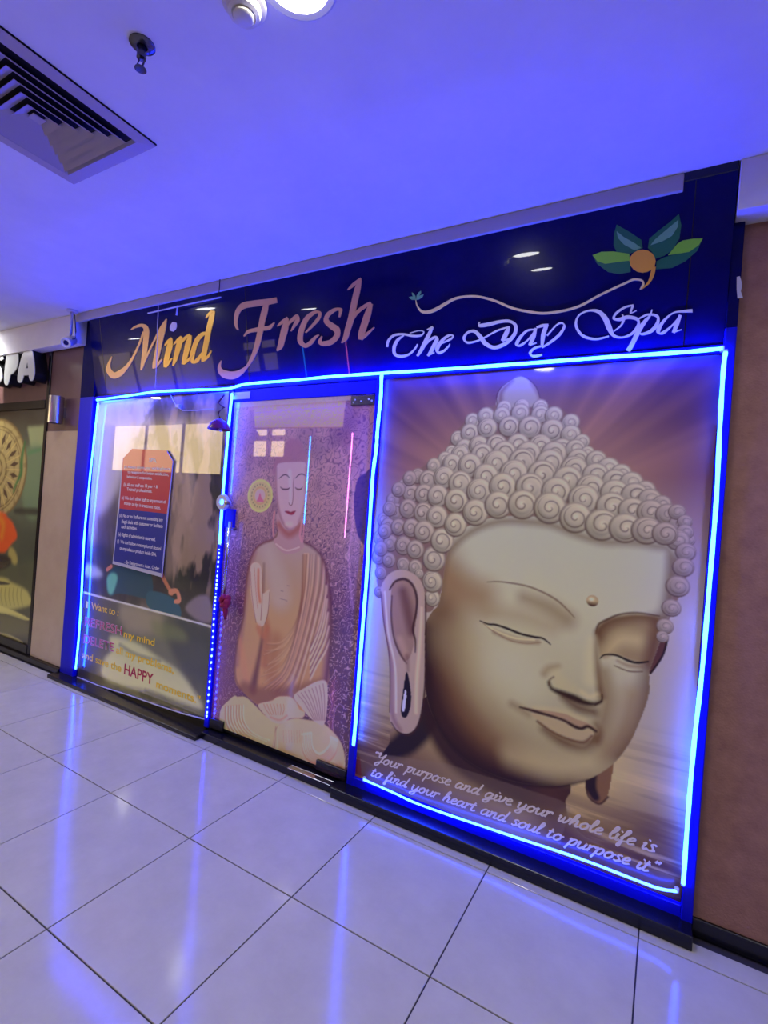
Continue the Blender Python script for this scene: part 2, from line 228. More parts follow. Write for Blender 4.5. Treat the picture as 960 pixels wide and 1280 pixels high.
    A.line([(2.2859,1.0947,.017),(2.3268,.9083,.0211),(2.3748,.7475,.0208),(2.4009,.5,.0248),(2.4552,.4224,.0245)],(128,98,104),.7,.03,e)
    hol=[(2.3416,1.1328),(2.3667,1.1789),(2.4129,1.1978),(2.4571,1.1745),(2.4901,1.1127),(2.5015,1.0316),(2.4954,.9394),(2.4963,.8733),(2.4791,.8034),(2.4437,.7792),(2.4047,.8468),(2.3663,.958)]
    h=A.mask(hol,.6); A.put(h,(140,116,110),.95)
    A.line([(2.4135,1.1348,.0499),(2.4501,1.0356,.0577),(2.4772,.9361,.0409)],(92,60,66),.7,.05,h); A.line([(2.4159,.8827,.0414),(2.4491,.8263,.0329)],(160,136,126),.7,.04,h)
    A.line([(2.3316,1.1357,.0084),(2.3616,1.1825,.0126),(2.4172,1.2026,.0146),(2.4663,1.1758,.0144),(2.4946,1.1134,.0143),(2.4962,1.039,.0123),(2.4849,.9541,.0123),(2.5033,.8995,.0102),(2.5084,.8385,.0061)],(62,34,42),.9,.01,e)
    A.line([(2.3489,1.1041,.0063),(2.3525,1.0067,.0105),(2.3765,.8963,.0125),(2.4166,.8197,.0124),(2.4632,.7708,.0061)],(76,48,54),.85,.012,e)
    A.line([(2.3036,1.1188,.0085),(2.3412,.9109,.0126),(2.4002,.7319,.0124),(2.4243,.5062,.0123)],(194,180,172),.6,.014,e)
    A.line([(2.5258,1.0687,.0122),(2.5303,.9047,.0162),(2.5293,.6986,.0202),(2.5383,.5363,.0201)],(190,172,158),.6,.02,e)
    A.poly([(2.467,.7258),(2.4897,.677),(2.507,.5818),(2.4905,.5029),(2.4634,.4915),(2.4504,.534),(2.4562,.6315)],(34,20,40),.5)
    A.poly([(2.4677,.6343),(2.477,.6074),(2.4721,.5271),(2.458,.5276),(2.4604,.5825)],(196,188,200),.4)
    A.line([(2.4646,.8087,.0205),(2.4754,.736,.0123)],(112,82,82),.6,.03,e)
    A.line([(2.543,1.133,.0081),(2.5615,.9107,.0097),(2.577,.6689,.012),(2.5639,.5022,.012),(2.5164,.4149,.0097),(2.447,.4076,.0082),(2.4008,.4451,.0074)],(66,38,42),.85,.01)
    A.line([(2.2791,1.1152,.006),(2.3134,.9487,.0068),(2.3635,.7663,.0067),(2.3868,.4962,.0066)],(86,58,70),.8,.008)
    # translucent band under the quote
    A.poly([(2.204,.2378),(2.7313,.33),(3.2614,.3383),(3.3059,.326),(3.2754,.1458),(2.7522,.0725),(2.2215,.0424)],(128,112,102),.8,.28,None,False)
    A.poly([(2.185,.1004),(2.2217,.2127),(2.2431,.0889)],(110,20,30),.8,.6)
    return A

def paint_meditation():
    A=Art(-.475,1.035,.03,2.27,.0062)
    X,Z=A.X,A.Z; u=(X+.475)/1.51
    A.im=A.ramp(Z,[(.6,(66,70,66)),(1.0,(88,84,88)),(1.5,(116,106,112)),(1.9,(140,130,140)),(2.27,(140,134,160))])
    # hazy rock faces: diagonal streaks
    S=X+.25*Z
    r=np.zeros_like(X); 
    for k,(a,b,sd) in enumerate(((.16,.7,3),(.07,.35,9),(.035,.16,17))): 
        B=Art.__new__(Art); B.__dict__.update(A.__dict__); B.X=np.clip(S-.2,-.475,1.5); B.x1=1.6; r=r+B.noise(a,b,sd)*.55**k
    r=r/1.85
    A.put(np.clip((r-.47)*6,0,1)*np.clip((u-.10)*4,0,1)*.9,(50,46,54)); A.put(np.clip((.42-r)*6,0,1)*.6,(172,160,160))
    A.put(np.clip((A.fbm(.2,.25,31)-.52)*8,0,1)*.5*np.clip((1.6-Z)*2,0,1),(60,72,54))
    A.poly([(-.5233,2.2581),(.2093,2.2922),(.1821,2.1262),(.0181,1.8867),(-.0944,1.5765),(-.4086,1.3699)],(182,176,200),5,.7)
    A.poly([(.3075,2.2401),(.93,2.255),(.9135,2.0507),(.4585,2.0893),(.236,2.0653)],(66,58,84),5,.7)
    A.poly([(-.1097,1.7001),(.2847,1.6514),(.2619,1.059),(-.0263,1.0263)],(110,104,112),6,.5)
    A.poly([(.7722,1.6129),(.9691,1.6748),(1.0183,.9322),(.7835,.9256),(.7401,1.1686)],(34,36,50),5,.85); A.poly([(.326,1.3009),(.54,1.3754),(.5594,.9792),(.415,1.0068)],(44,44,48),5,.75); A.put(np.clip((A.fbm(.09,.12,77,4)-.5)*7,0,1)*np.clip((u-.2)*3,0,1)*.55,(44,48,42)); A.put(np.clip((A.fbm(.12,.3,87,4)-.54)*8,0,1)*np.clip((u-.2)*3,0,1)*.5,(176,152,146))
    A.poly([(.5206,1.5453),(.7176,1.6662),(.6561,1.1037),(.4992,.9714)],(150,132,134),4,.55)
    A.poly([(-.5341,1.0342),(-.354,1.1173),(-.1351,1.0763),(-.1556,.8242),(-.3961,.759),(-.5072,.7433)],(52,58,52),4,.7)
    A.poly([(-.4652,.9441),(-.2745,.9221),(-.2454,.8624),(-.4527,.8483)],(170,174,184),2,.8)
    A.poly([(.1825,.9304),(.4589,.9374),(.976,.8993),(1.0269,.7104),(.4852,.7113),(-.4123,.7115),(-.3175,.8339)],(48,44,46),4,.8)
    # seated woman in teal
    A.poly([(-.1722,.872),(-.1182,.9413),(-.0203,.9779),(.337,.9738),(.3884,.7709),(.2951,.78),(.0051,.7728),(-.0937,.7459),(-.1597,.7736)],(14,72,96),.8)
    A.poly([(-.1722,.872),(-.1049,.9181),(-.0398,.8894),(-.0851,.7596),(-.1479,.7628)],(100,160,165),1)
    A.poly([(.3352,.833),(.5135,.8474),(.6643,.808),(.7146,.7325),(.6761,.7036),(.5304,.7016),(.3475,.7295)],(22,84,110),.8)
    A.line([(.4617,.9896,.0397),(.5217,.9286,.0337),(.5989,.86,.0278)],(160,110,96)); A.line([(.5807,.8686,.0446),(.6472,.8839,.0331),(.6789,.827,.0384),(.6387,.8096,.0276)],(176,126,110)); A.line([(-.18,.9337,.0309),(-.1315,.9646,.0307)],(170,116,104))
    A.poly([(.7516,.7718),(.8084,.8469),(.8989,.8932),(.9777,.8835),(1.0236,.7417),(.9027,.7153)],(120,110,124),1.2)
    # lower band with stream
    low=[(-.4797,.7082),(.2381,.7061),(1.0206,.6986),(1.0392,.103),(-.4552,.0046)]
    m=A.mask(low,.5,False)
    A.put(m,(104,104,92)); A.put(m*np.clip((A.fbm(.22,.2,51)-.45)*5,0,1),(58,64,60),.8)
    A.poly([(-.4565,.7051),(-.3228,.7055),(-.3025,.0401),(-.4569,.0172)],(40,38,62),2.,.9,m)
    A.poly([(-.3228,.7055),(.0147,.6947),(-.0512,.4069),(.07,.2482),(-.131,.0489),(-.324,.0352)],(80,74,66),3,.7,m)
    A.poly([(.0352,.6919),(.4872,.6944),(.5446,.5787),(.2796,.5179),(.0857,.5242)],(142,132,124),4,.8,m)
    A.poly([(.5349,.6625),(1.0015,.6632),(1.0176,.161),(.8284,.3031),(.6449,.4569)],(54,60,60),4,.8,m)
    A.poly([(.4038,.6398),(.7088,.6369),(.7986,.5708),(.6355,.5393),(.4612,.5345)],(110,116,84),3,.7,m)
    A.poly([(-.0349,.4408),(.241,.4455),(.4777,.394),(.7168,.3439),(.8735,.2593),(.9957,.1499),(.7655,.134),(.4636,.1319),(.0897,.089),(-.1387,.1094),(-.1336,.2352),(-.0421,.3348),(-.0916,.3991)],(176,176,152),2.,.95,m)
    A.line([(.0524,.3904,.0297),(.2515,.3586,.0289),(.5249,.3696,.0223)],(90,92,84),.5,.03,m); A.line([(.3922,.1203,.0283),(.5546,.1144,.0387),(.7691,.1018,.0429),(1.0072,.1156,.0414)],(74,80,62),.8,.04,m)
    A.line([(-.4917,.7129,.0153),(-.0891,.7094,.0146),(.2378,.7084,.014),(.6589,.7063,.0132),(1.028,.7,.0125)],(205,200,200),.95)
    A.line([(.4165,1.8413,.0116),(.4728,1.8878,.0345),(.5459,1.8538,.0284),(.6317,1.8432,.0281)],(120,110,90),.5,.02)
    return A

def paint_door():
    A=Art(1.075,2.165,.075,2.2,.0044)
    X,Z=A.X,A.Z
    A.im=A.ramp(Z+.12*(X-1.6),[(.1,(84,42,62)),(.6,(92,54,84)),(1.1,(116,84,112)),(1.4,(146,116,134)),(1.8,(162,130,146)),(2.2,(176,140,148))])
    q=A.fbm(.085,.10,5,3)*9+A.fbm(.03,.03,8,2)*1.8; f=np.abs(q%1-.5)
    A.put(np.clip((.16-f)/.1,0,1)*.62,(70,36,92)); q2=A.fbm(.07,.08,15,3)*9; f2=np.abs(q2%1-.5)
    A.put(np.clip((.12-f2)/.08,0,1)*.55*np.clip((2.1-Z),.3,1),(196,160,176))
    A.put(np.clip((A.fbm(.3,.4,25)-.5)*6,0,1)*.4,(70,40,100)); A.put(np.clip((1.55-X)*2,0,1)*np.clip((1.2-Z),0,1)*.6,(150,96,98))
    A.put(np.clip((Z-1.5)*1.6,0,1)*.5*np.clip((1.95-X)*2.5,0,1),(176,142,164))
    A.put(np.clip((Z-1.55)*2,0,1)*np.clip((X-1.8)*4,0,1)*.45,(110,60,150))
    # top banner with gold pattern
    A.poly([(1.0781,2.1947),(1.9951,2.2091),(1.9883,2.164),(1.9558,2.1609),(1.2457,2.1566),(1.0825,2.1524)],(176,166,206),.5,.7,None,False)
    b=[(1.2457,2.1566),(1.9558,2.1609),(1.953,2.0101),(1.2737,2.0174)]; m=A.mask(b,.5,False); A.put(m,(186,148,150),.85)
    A.put(m*np.clip((.18-np.abs((A.fbm(.05,.03,44,2)*6)%1-.5))/.1,0,1),(204,164,112),.8)
    A.line([(1.2568,2.1151,.0051),(1.9476,2.1292,.0046)],(150,130,170),.6); A.line([(1.2737,2.0174,.0051),(1.953,2.0101,.0046)],(140,100,110),.6)
    # flame halo rim
    A.line([(1.9417,1.8912,.0137),(2.0399,1.7112,.0135),(2.0654,1.4879,.0134),(2.0589,1.2629,.0133),(2.1092,1.0015,.0132)],(190,150,180),.35,.02)
    # body
    body=[(1.5305,1.3797),(1.4969,1.3275),(1.4018,1.2886),(1.3341,1.2212),(1.3007,1.075),(1.2931,.9466),(1.2933,.8089),(1.2649,.6761),(1.2533,.5148),(1.2648,.4046),(1.3191,.3563),(1.5219,.2923),(1.8278,.3485),(1.9773,.5338),(1.9747,.6836),(1.975,.8614),(1.9533,1.0359),(1.918,1.1733),(1.87,1.26),(1.8015,1.3088),(1.7217,1.3341),(1.6796,1.3923)]
    bm=A.mask(body,.8); A.put(bm,A.ramp(Z,[(.5,(170,132,102)),(.85,(166,136,114)),(1.15,(160,138,132)),(1.35,(158,138,148))]))
    A.line([(1.9057,1.2455,.0639),(1.9545,1.0224,.0541),(1.9753,.7977,.0537),(1.9685,.5682,.0625)],(112,62,104),.75,.06,bm)
    A.line([(1.3466,1.2326,.04),(1.3059,1.0248,.0401),(1.2906,.7677,.0401),(1.2683,.5078,.04)],(140,96,104),.6,.04,bm)
    A.line([(1.4659,1.2452,.0884),(1.5382,1.1057,.1452),(1.5817,.9896,.1632)],(166,154,160),.6,.12,bm); A.line([(1.5763,.7208,.0957),(1.5638,.523,.0955),(1.6401,.3954,.0942)],(146,96,68),.6,.1,bm); A.line([(1.434,1.1671,.0148),(1.4546,.8961,.0147),(1.4596,.6486,.0195),(1.4294,.4179,.0244)],(104,60,66),.5,.03,bm)
    A.line([(1.4677,.6998,.0195),(1.4433,.5457,.0292),(1.4197,.3806,.0585)],(98,46,58),.85,.05,bm)
    A.line([(1.466,.8483,.0488),(1.5016,.7557,.0581),(1.4953,.557,.0483)],(150,92,72),.6,.05,bm)
    A.line([(1.2803,.6637,.0401),(1.33,.5212,.0496),(1.3604,.4268,.0394)],(176,128,104),.6,.05,bm)
    # robe folds
    a=np.array([(1.7309,1.2554),(1.7393,1.1377),(1.7464,1.0053),(1.7255,.8684),(1.668,.7685),(1.5961,.7018),(1.4994,.6597)]); b=np.array([(1.9072,1.2745),(1.9099,1.102),(1.8836,.9536),(1.8525,.8031),(1.8121,.649),(1.7775,.5238),(1.7489,.4283)])
    c=np.array([(1.7633,1.2589),(1.7662,1.0821),(1.7524,.9322),(1.7246,.7791),(1.6823,.6215),(1.6248,.511),(1.5043,.4063)])
    for k in range(9):
        t=min(1,max(0,(k+.35*math.sin(k*2.3))/8.)); P=a+(c-a)*t**1.1; P[-1]+=(.02*math.sin(k*5),.02*math.cos(k*3)); P=np.c_[P,np.array([.004,.006,.008,.010,.010,.008,.002])*(1+.4*math.sin(k*1.9))]; A.line(P,(128,84,76),.42,.020,bm); P[:,0]+=.010; P[:,1]+=.008; A.line(P,(198,172,152),.4,.014,bm)
    for k in range(8):
        t=(k+.3*math.sin(k*2.9))/7.; P=c+(b-c)*t; P=np.c_[P,np.array([.004,.008,.012,.012,.010,.007,.002])*(1+.5*math.sin(k*2.7))]; A.line(P,(112,62,76),.55,.022,bm); P[:,0]+=.013; A.line(P,(200,170,168),.5,.014,bm)
    for k in range(5):
        t=k/4.; P=[(755+30*t,180+430*t),(735+10*t,380+330*t),(690-10*t,560+260*t),(628,700+230*t)]
        P=np.array([_px2wall(x,y) for x,y in P]); P=np.c_[P,np.full(4,.011)]; A.line(P,(110,62,92),.7,.012,bm); P[:,1]-=.02; A.line(P,(206,184,180),.6,.014,bm)
    A.line([(1.5305,1.3797,.0146),(1.4969,1.3275,.0147),(1.4018,1.2886,.0149),(1.3341,1.2212,.015),(1.3007,1.075,.0151),(1.2933,.8089,.015),(1.2649,.6761,.0151),(1.2533,.5148,.0151),(1.2718,.4062,.015),(1.3265,.353,.0148)],(112,66,72),.8,.02)
    A.line([(1.7217,1.3341,.0141),(1.8015,1.3088,.0139),(1.87,1.26,.0138),(1.918,1.1733,.0136),(1.9533,1.0359,.018),(1.975,.8614,.0179),(1.9747,.6836,.0179),(1.9685,.5682,.0179)],(92,46,74),.8,.03)
    A.line([(1.353,.3645,.0986),(1.5156,.3546,.1249),(1.7597,.4346,.1109),(1.9276,.5219,.0809)],(118,72,58),.7,.06,bm)
    # neck, head
    A.poly([(1.5125,1.4963),(1.5324,1.3602),(1.4979,1.3177),(1.5682,1.256),(1.656,1.2557),(1.7368,1.3023),(1.7056,1.3755),(1.6989,1.5086)],(160,130,146),.8)
    A.line([(1.533,1.4192,.039),(1.6141,1.3674,.0432),(1.6951,1.4223,.0427)],(146,88,92),.8,.05); A.line([(1.519,1.3,.0097),(1.6048,1.2696,.0096),(1.7008,1.2987,.0095)],(190,170,180),.6)
    A.poly([(1.4709,1.7216),(1.4575,1.7907),(1.4776,1.8505),(1.5197,1.8804),(1.5404,1.9295),(1.5889,1.9487),(1.6526,1.929),(1.6815,1.881),(1.7153,1.843),(1.7303,1.7482)],(150,110,138),1.2,.85)
    A.line([(1.4868,1.4946,.0147),(1.4844,1.4203,.0167),(1.4949,1.347,.0147)],(170,124,140),.9); A.line([(1.7095,1.4616,.0142),(1.6996,1.3749,.0161),(1.7217,1.3341,.0141),(1.7237,1.4389,.0094)],(176,130,150),.8)
    fc=[(1.4785,1.7763),(1.5023,1.7965),(1.6028,1.8055),(1.6949,1.8046),(1.7106,1.7667),(1.7109,1.7),(1.7141,1.5715),(1.6987,1.4799),(1.6591,1.4146),(1.6115,1.3938),(1.5659,1.4095),(1.5204,1.4821),(1.4876,1.6183),(1.4713,1.7166)]
    m=A.mask(fc,.5); A.put(m,(172,148,166)); A.line([(1.4729,1.7662,.0148),(1.4876,1.6183,.0197),(1.5341,1.4732,.0195),(1.605,1.3957,.0192),(1.6657,1.4104,.0191)],(136,92,112),.7,.025,m); A.line([(1.7101,1.7715,.019),(1.7184,1.5575,.0189),(1.6863,1.4503,.019)],(150,104,126),.7,.03,m)
    A.line([(1.5837,1.7444,.0291),(1.5993,1.6477,.0193),(1.6087,1.5511,.0145)],(186,168,184),.6,.03,m); A.line([(1.5893,1.4284,.0241),(1.6265,1.4313,.024)],(186,166,170),.6,.03,m)
    for P in ([(1.5051,1.7029,.0049),(1.5351,1.7235,.0078),(1.5602,1.7262,.0078),(1.5845,1.7103,.0049)],[(1.6337,1.7095,.0048),(1.6564,1.7294,.0077),(1.6834,1.7345,.0076),(1.7054,1.7261,.0048)]): A.line(P,(70,44,74),.85)
    for P in ([(1.5199,1.6502,.0044),(1.5434,1.6385,.0098),(1.5781,1.64,.0097),(1.5953,1.6509,.0044)],[(1.6361,1.6526,.0043),(1.6556,1.6424,.0096),(1.6798,1.6448,.0095),(1.6908,1.6573,.0043)]): A.line(P,(84,50,72),.85)
    A.line([(1.6218,1.7115,.0043),(1.619,1.663,.0043),(1.6255,1.5956,.0053),(1.6213,1.5494,.0063),(1.6049,1.5451,.0068),(1.5956,1.5577,.0048)],(120,72,84),.8)
    A.poly([(1.5693,1.5035),(1.5941,1.5085),(1.617,1.5042),(1.6338,1.5101),(1.654,1.5124),(1.6359,1.4885),(1.6061,1.4879)],(142,52,84),.4); A.line([(1.5693,1.5035,.0034),(1.6137,1.5001,.0038),(1.6541,1.5114,.0033)],(90,30,60),.7)
    # raised hand
    hd=[(1.3224,1.1337),(1.3733,1.17),(1.4178,1.1302),(1.4361,.9878),(1.4927,1.0159),(1.5025,.9433),(1.4937,.8678),(1.4748,.8003),(1.4509,.7811),(1.411,.799),(1.3763,.8734),(1.3421,.9741)]
    m=A.mask(hd,.5); A.put(m,(184,158,156)); A.line([(1.3912,1.1269,.0149),(1.4027,1.013,.0198),(1.4244,.9312,.0197)],(164,104,84),.8,.02,m); A.line([(1.4217,1.1306,.0049),(1.4392,.9833,.0049),(1.4424,.8194,.0059)],(118,70,80),.8); A.line([(1.4967,1.0016,.0049),(1.496,.8781,.0058),(1.4774,.8007,.0049)],(122,78,80),.8); A.line([(1.3255,1.1036,.005),(1.3543,.9557,.005),(1.4043,.7978,.0049)],(118,70,80),.7); A.line([(1.3567,1.1328,.004),(1.3853,.9855,.004),(1.4086,.8887,.0039)],(140,90,90),.7)
    A.line([(1.4276,.767,.0392),(1.4718,.7254,.0438),(1.4992,.7799,.0291)],(160,98,78),.6,.04,bm)
    for P in ([(1.5849,1.0217,.0048),(1.6038,1.022,.0048)],[(1.6315,1.0598,.0048),(1.6471,1.0596,.0048)],[(1.5831,.9752,.0043),(1.6403,.9694,.0043)]): A.line(P,(124,96,116),.7)
    # lap, knees and sleeve
    k1=[(1.1561,.0896),(1.1567,.1874),(1.2138,.2556),(1.269,.3051),(1.2956,.305),(1.3658,.3197),(1.4519,.288),(1.5428,.2471),(1.64,.237),(1.6782,.2071),(1.6629,.0045),(1.529,.0177),(1.3117,.023),(1.1673,.0488)]
    k2=[(1.6323,.1942),(1.74,.285),(1.8717,.312),(1.9677,.321),(2.0653,.2781),(2.1197,.2146),(2.1361,.1115),(2.0965,.0486),(1.8438,.0263),(1.6382,.0148)]
    for K,c1 in ((k1,(184,162,134)),(k2,(182,160,140))):
        A.line(np.c_[np.array(K+K[:1]),np.full(len(K)+1,.012)],(96,56,56),.7,.02); A.poly(K,c1,.8)
    m1=A.mask(k1,.5); m2=A.mask(k2,.5)
    for k in range(7):
        t=k/6.; P=np.array([_px2wall(x,y,265,840,5.333) for x,y in ((90+110*t,230-10*t),(95+110*t,340-20*t),(160+100*t,440-40*t),(260+110*t,500-50*t))]); P=np.c_[P,np.full(4,.009)]
        A.line(P,(146,100,72),.65,.012,m1); P[:,0]+=.013; A.line(P,(214,198,172),.6,.01,m1)
    for k in range(6):
        t=k/5.; P=np.array([_px2wall(x,y,265,840,5.333) for x,y in ((600+60*t,430-8*t),(620+50*t,560-40*t),(720,630-70*t),(810-30*t,560-50*t),(835-45*t,470-20*t))]); P=np.c_[P,np.full(5,.010)]
        A.line(P,(156,104,84),.6,.014,m2); P[:,1]+=.014; A.line(P,(216,200,184),.6,.012,m2)
    A.line([(1.6902,.0848,.0523),(1.7963,.0552,.0513),(1.8865,.04,.0421)],(178,140,84),.6,.09,m2); A.line([(1.3592,.0701,.0459),(1.5272,.0356,.0537)],(176,130,84),.6,.09,m1)
    A.line([(1.9495,.0601,.0417),(2.053,.0764,.0491),(2.1011,.1086,.0325)],(150,84,84),.7,.07,m2)
    for k in range(8): A.line(np.c_[np.array([_px2wall(x,y,265,840,5.333) for x,y in ((475+18*k,390),(478+18*k,470))]),[.004]*2],(150,120,100),.5)
    A.line([(1.6413,.2238,.0035),(1.6471,.117,.0035),(1.6474,.0177,.0035)],(214,196,160),.8); A.line([(1.6248,.2102,.0026),(1.6286,.1116,.0026),(1.6285,.0164,.0026)],(140,96,70),.7)
    sl=[(1.744,.4212),(1.8218,.4888),(1.9143,.5499),(1.9723,.5549),(1.9875,.4476),(1.9782,.3213),(1.9259,.3112),(1.8584,.3362),(1.7994,.3733)]; m=A.mask(sl,.6); A.put(m,(182,160,160))
    for k in range(8):
        t=k/7.; P=np.array([_px2wall(x,y,265,840,5.333) for x,y in ((570+170*t,150-70*t),(620+130*t,210-30*t),(680+70*t,320))]); P=np.c_[P,np.full(3,.006)]; A.line(P,(120,84,100),.7,.008,m)
    A.poly([(1.5807,.3532),(1.6252,.3871),(1.7164,.4099),(1.764,.3907),(1.7956,.3547),(1.8353,.3476),(1.8165,.3118),(1.7287,.2837),(1.6752,.2377),(1.5931,.2287),(1.5037,.269),(1.4754,.3034)],(190,160,148),.6)
    for k in range(7): A.line(np.c_[np.array([_px2wall(x,y,265,840,5.333) for x,y in ((345+22*k,215),(360+20*k,250),(385+14*k,285))]),[.005]*3],(150,98,70),.7)
    A.line([(1.5787,.2522,.0071),(1.6502,.2534,.007),(1.7045,.295,.007)],(140,96,80),.6,.02); A.line([(2.1052,.2854,.0024),(2.1329,.2019,.0024),(2.1237,.0825,.0024)],(200,170,190),.7)
    A.line([(2.0318,.3065,.0033),(2.0385,.4014,.0033),(2.0694,.4558,.0033),(2.1115,.4374,.0033)],(170,130,180),.7); A.line([(2.0054,.3671,.0033),(2.0196,.4388,.0033),(2.0048,.486,.0033),(2.0422,.5291,.0033)],(150,110,170),.6)
    # medallion
    mx,mz=(1.358,1.5891); rx,rz=(.10586384153487982,.1047643107870333)
    d=np.hypot((X-mx)/rx,(Z-mz)/rz); th=np.arctan2((Z-mz)/rz,(X-mx)/rx)
    A.put(np.clip((1-d)/.05,0,1),(178,164,124),.85); A.put(np.exp(-((d-.94)/.05)**2),(206,196,122)); A.put(np.exp(-((d-.68)/.05)**2)*(np.sin(th*20)>0),(120,110,80),.8); A.put(np.exp(-((d-.5)/.04)**2),(170,130,110),.8)
    A.put(np.clip((.42-d)/.05,0,1),(190,150,160)); A.poly([(1.3348,1.5505),(1.3458,1.5764),(1.3562,1.6072),(1.3727,1.5777),(1.3952,1.5538)],(170,96,130),.5,.9)
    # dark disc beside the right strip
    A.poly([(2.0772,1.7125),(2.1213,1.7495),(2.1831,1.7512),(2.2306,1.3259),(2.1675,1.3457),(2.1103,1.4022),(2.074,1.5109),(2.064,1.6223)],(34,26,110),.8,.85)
    return A

def paint_wheel():
    A=Art(-2.95,-1.245,.13,2.24,.009)
    X,Z=A.X,A.Z
    A.im=A.ramp(Z,[(.1,(52,48,44)),(.6,(74,80,70)),(1.1,(80,92,90)),(1.6,(104,116,110)),(2.0,(78,84,86)),(2.24,(44,42,52))])
    A.put(np.clip((A.fbm(.5,.3,61)-.5)*4,0,1)*.4,(60,66,70))
    A.poly([(-1.5626,2.0745),(-1.2329,2.0827),(-1.2203,1.898),(-1.478,1.8832)],(150,160,140),1,.8,None,False); A.poly([(-1.5866,1.8461),(-1.2296,1.8696),(-1.2049,1.3175),(-1.5062,1.2976)],(110,134,122),2.5,.7)
    A.poly([(-1.6543,1.3176),(-1.2355,1.3439),(-1.2275,1.2876),(-1.6478,1.2735)],(40,50,54),1.2,.9)
    cx,cz=(-2.1104,1.679); R=.4933532551196538
    ex=.6057029664769784
    d=np.hypot((X-cx)/ex,(Z-cz)/R); th=np.arctan2((Z-cz)/R,(X-cx)/ex)
    A.put(np.clip((1-d)/.04,0,1),(154,142,118)); A.put(np.clip((A.fbm(.05,.05,71)-.5)*5,0,1)*np.clip((1-d)/.04,0,1)*.5,(104,92,72))
    for rr,w in ((.97,.03),(.84,.012),(.78,.012),(.36,.02),(.22,.02)): A.put(np.exp(-((d-rr)/w)**2),(96,78,52),.7)
    ph=(th*9/math.pi)%1-.5; A.put(np.clip((.26-np.abs(ph)-(np.abs(d-.6)*1.6))/.08,0,1)*(np.abs(d-.6)<.16),(70,52,46),.95); A.put(np.exp(-((np.abs((th*9/math.pi)%1-.5)-.5)/.05)**2)*(d<.8)*(d>.36),(190,172,130),.5)
    A.line([(-1.5852,1.9347,.0222),(-1.6191,1.7718,.0517),(-1.6151,1.6459,.0516),(-1.6885,1.5469,.0297),(-1.7228,1.4782,.0223)],(40,110,76),.9,.05); A.line([(-1.4999,1.8393,.0365),(-1.3102,1.8693,.0286)],(70,130,100),.6,.05)
    A.poly([(-2.6165,1.2246),(-1.9514,1.2683),(-1.7892,1.2187),(-1.6921,1.1734),(-1.6016,1.0621),(-1.6939,.9865),(-1.7742,.9184),(-1.8922,.8833),(-2.5502,.8215)],(196,86,34),1); A.line([(-2.0081,1.226,.0611),(-1.8723,1.1594,.0602),(-1.8857,1.044,.0601)],(216,140,40),.6,.1)
    A.poly([(-1.719,.9541),(-1.6266,.9338),(-1.5559,.8528),(-1.607,.8026),(-1.7353,.8624)],(150,142,104),1); A.poly([(-2.3752,.8239),(-1.7975,.8707),(-1.6696,.825),(-1.8072,.7336),(-2.3397,.6042)],(40,36,44),1,.9)
    A.poly([(-2.8686,.519),(-1.8566,.6515),(-1.6411,.6352),(-1.4052,.6092),(-1.3147,.5647),(-1.3412,.4601),(-2.8018,.127)],(164,160,116),1); A.poly([(-2.5083,.5662),(-1.7903,.6225),(-1.726,.6012),(-2.4978,.5027)],(40,36,40),.8,.9)
    for k in range(6): A.line(np.c_[np.array([_px2wall(x,y,0,0,1) for x,y in ((2+5*k,735),(1+5*k,745),(3+5*k,756))]),[.012]*3],(110,106,76),.6,.02)
    A.poly([(-2.8434,.3714),(-1.8166,.3919),(-1.3133,.3642),(-1.3648,.3338),(-1.8064,.3255),(-2.8157,.2083)],(180,176,136),.8); A.poly([(-2.8087,.1676),(-1.8042,.3107),(-1.3082,.3293),(-1.3443,.1935),(-2.7743,-.0349)],(96,96,76),2,.8)
    A.line([(-2.257,.0924,.0231),(-1.6563,.142,.0217),(-1.3634,.1322,.014)],(170,166,140),.8,.02)
    return A

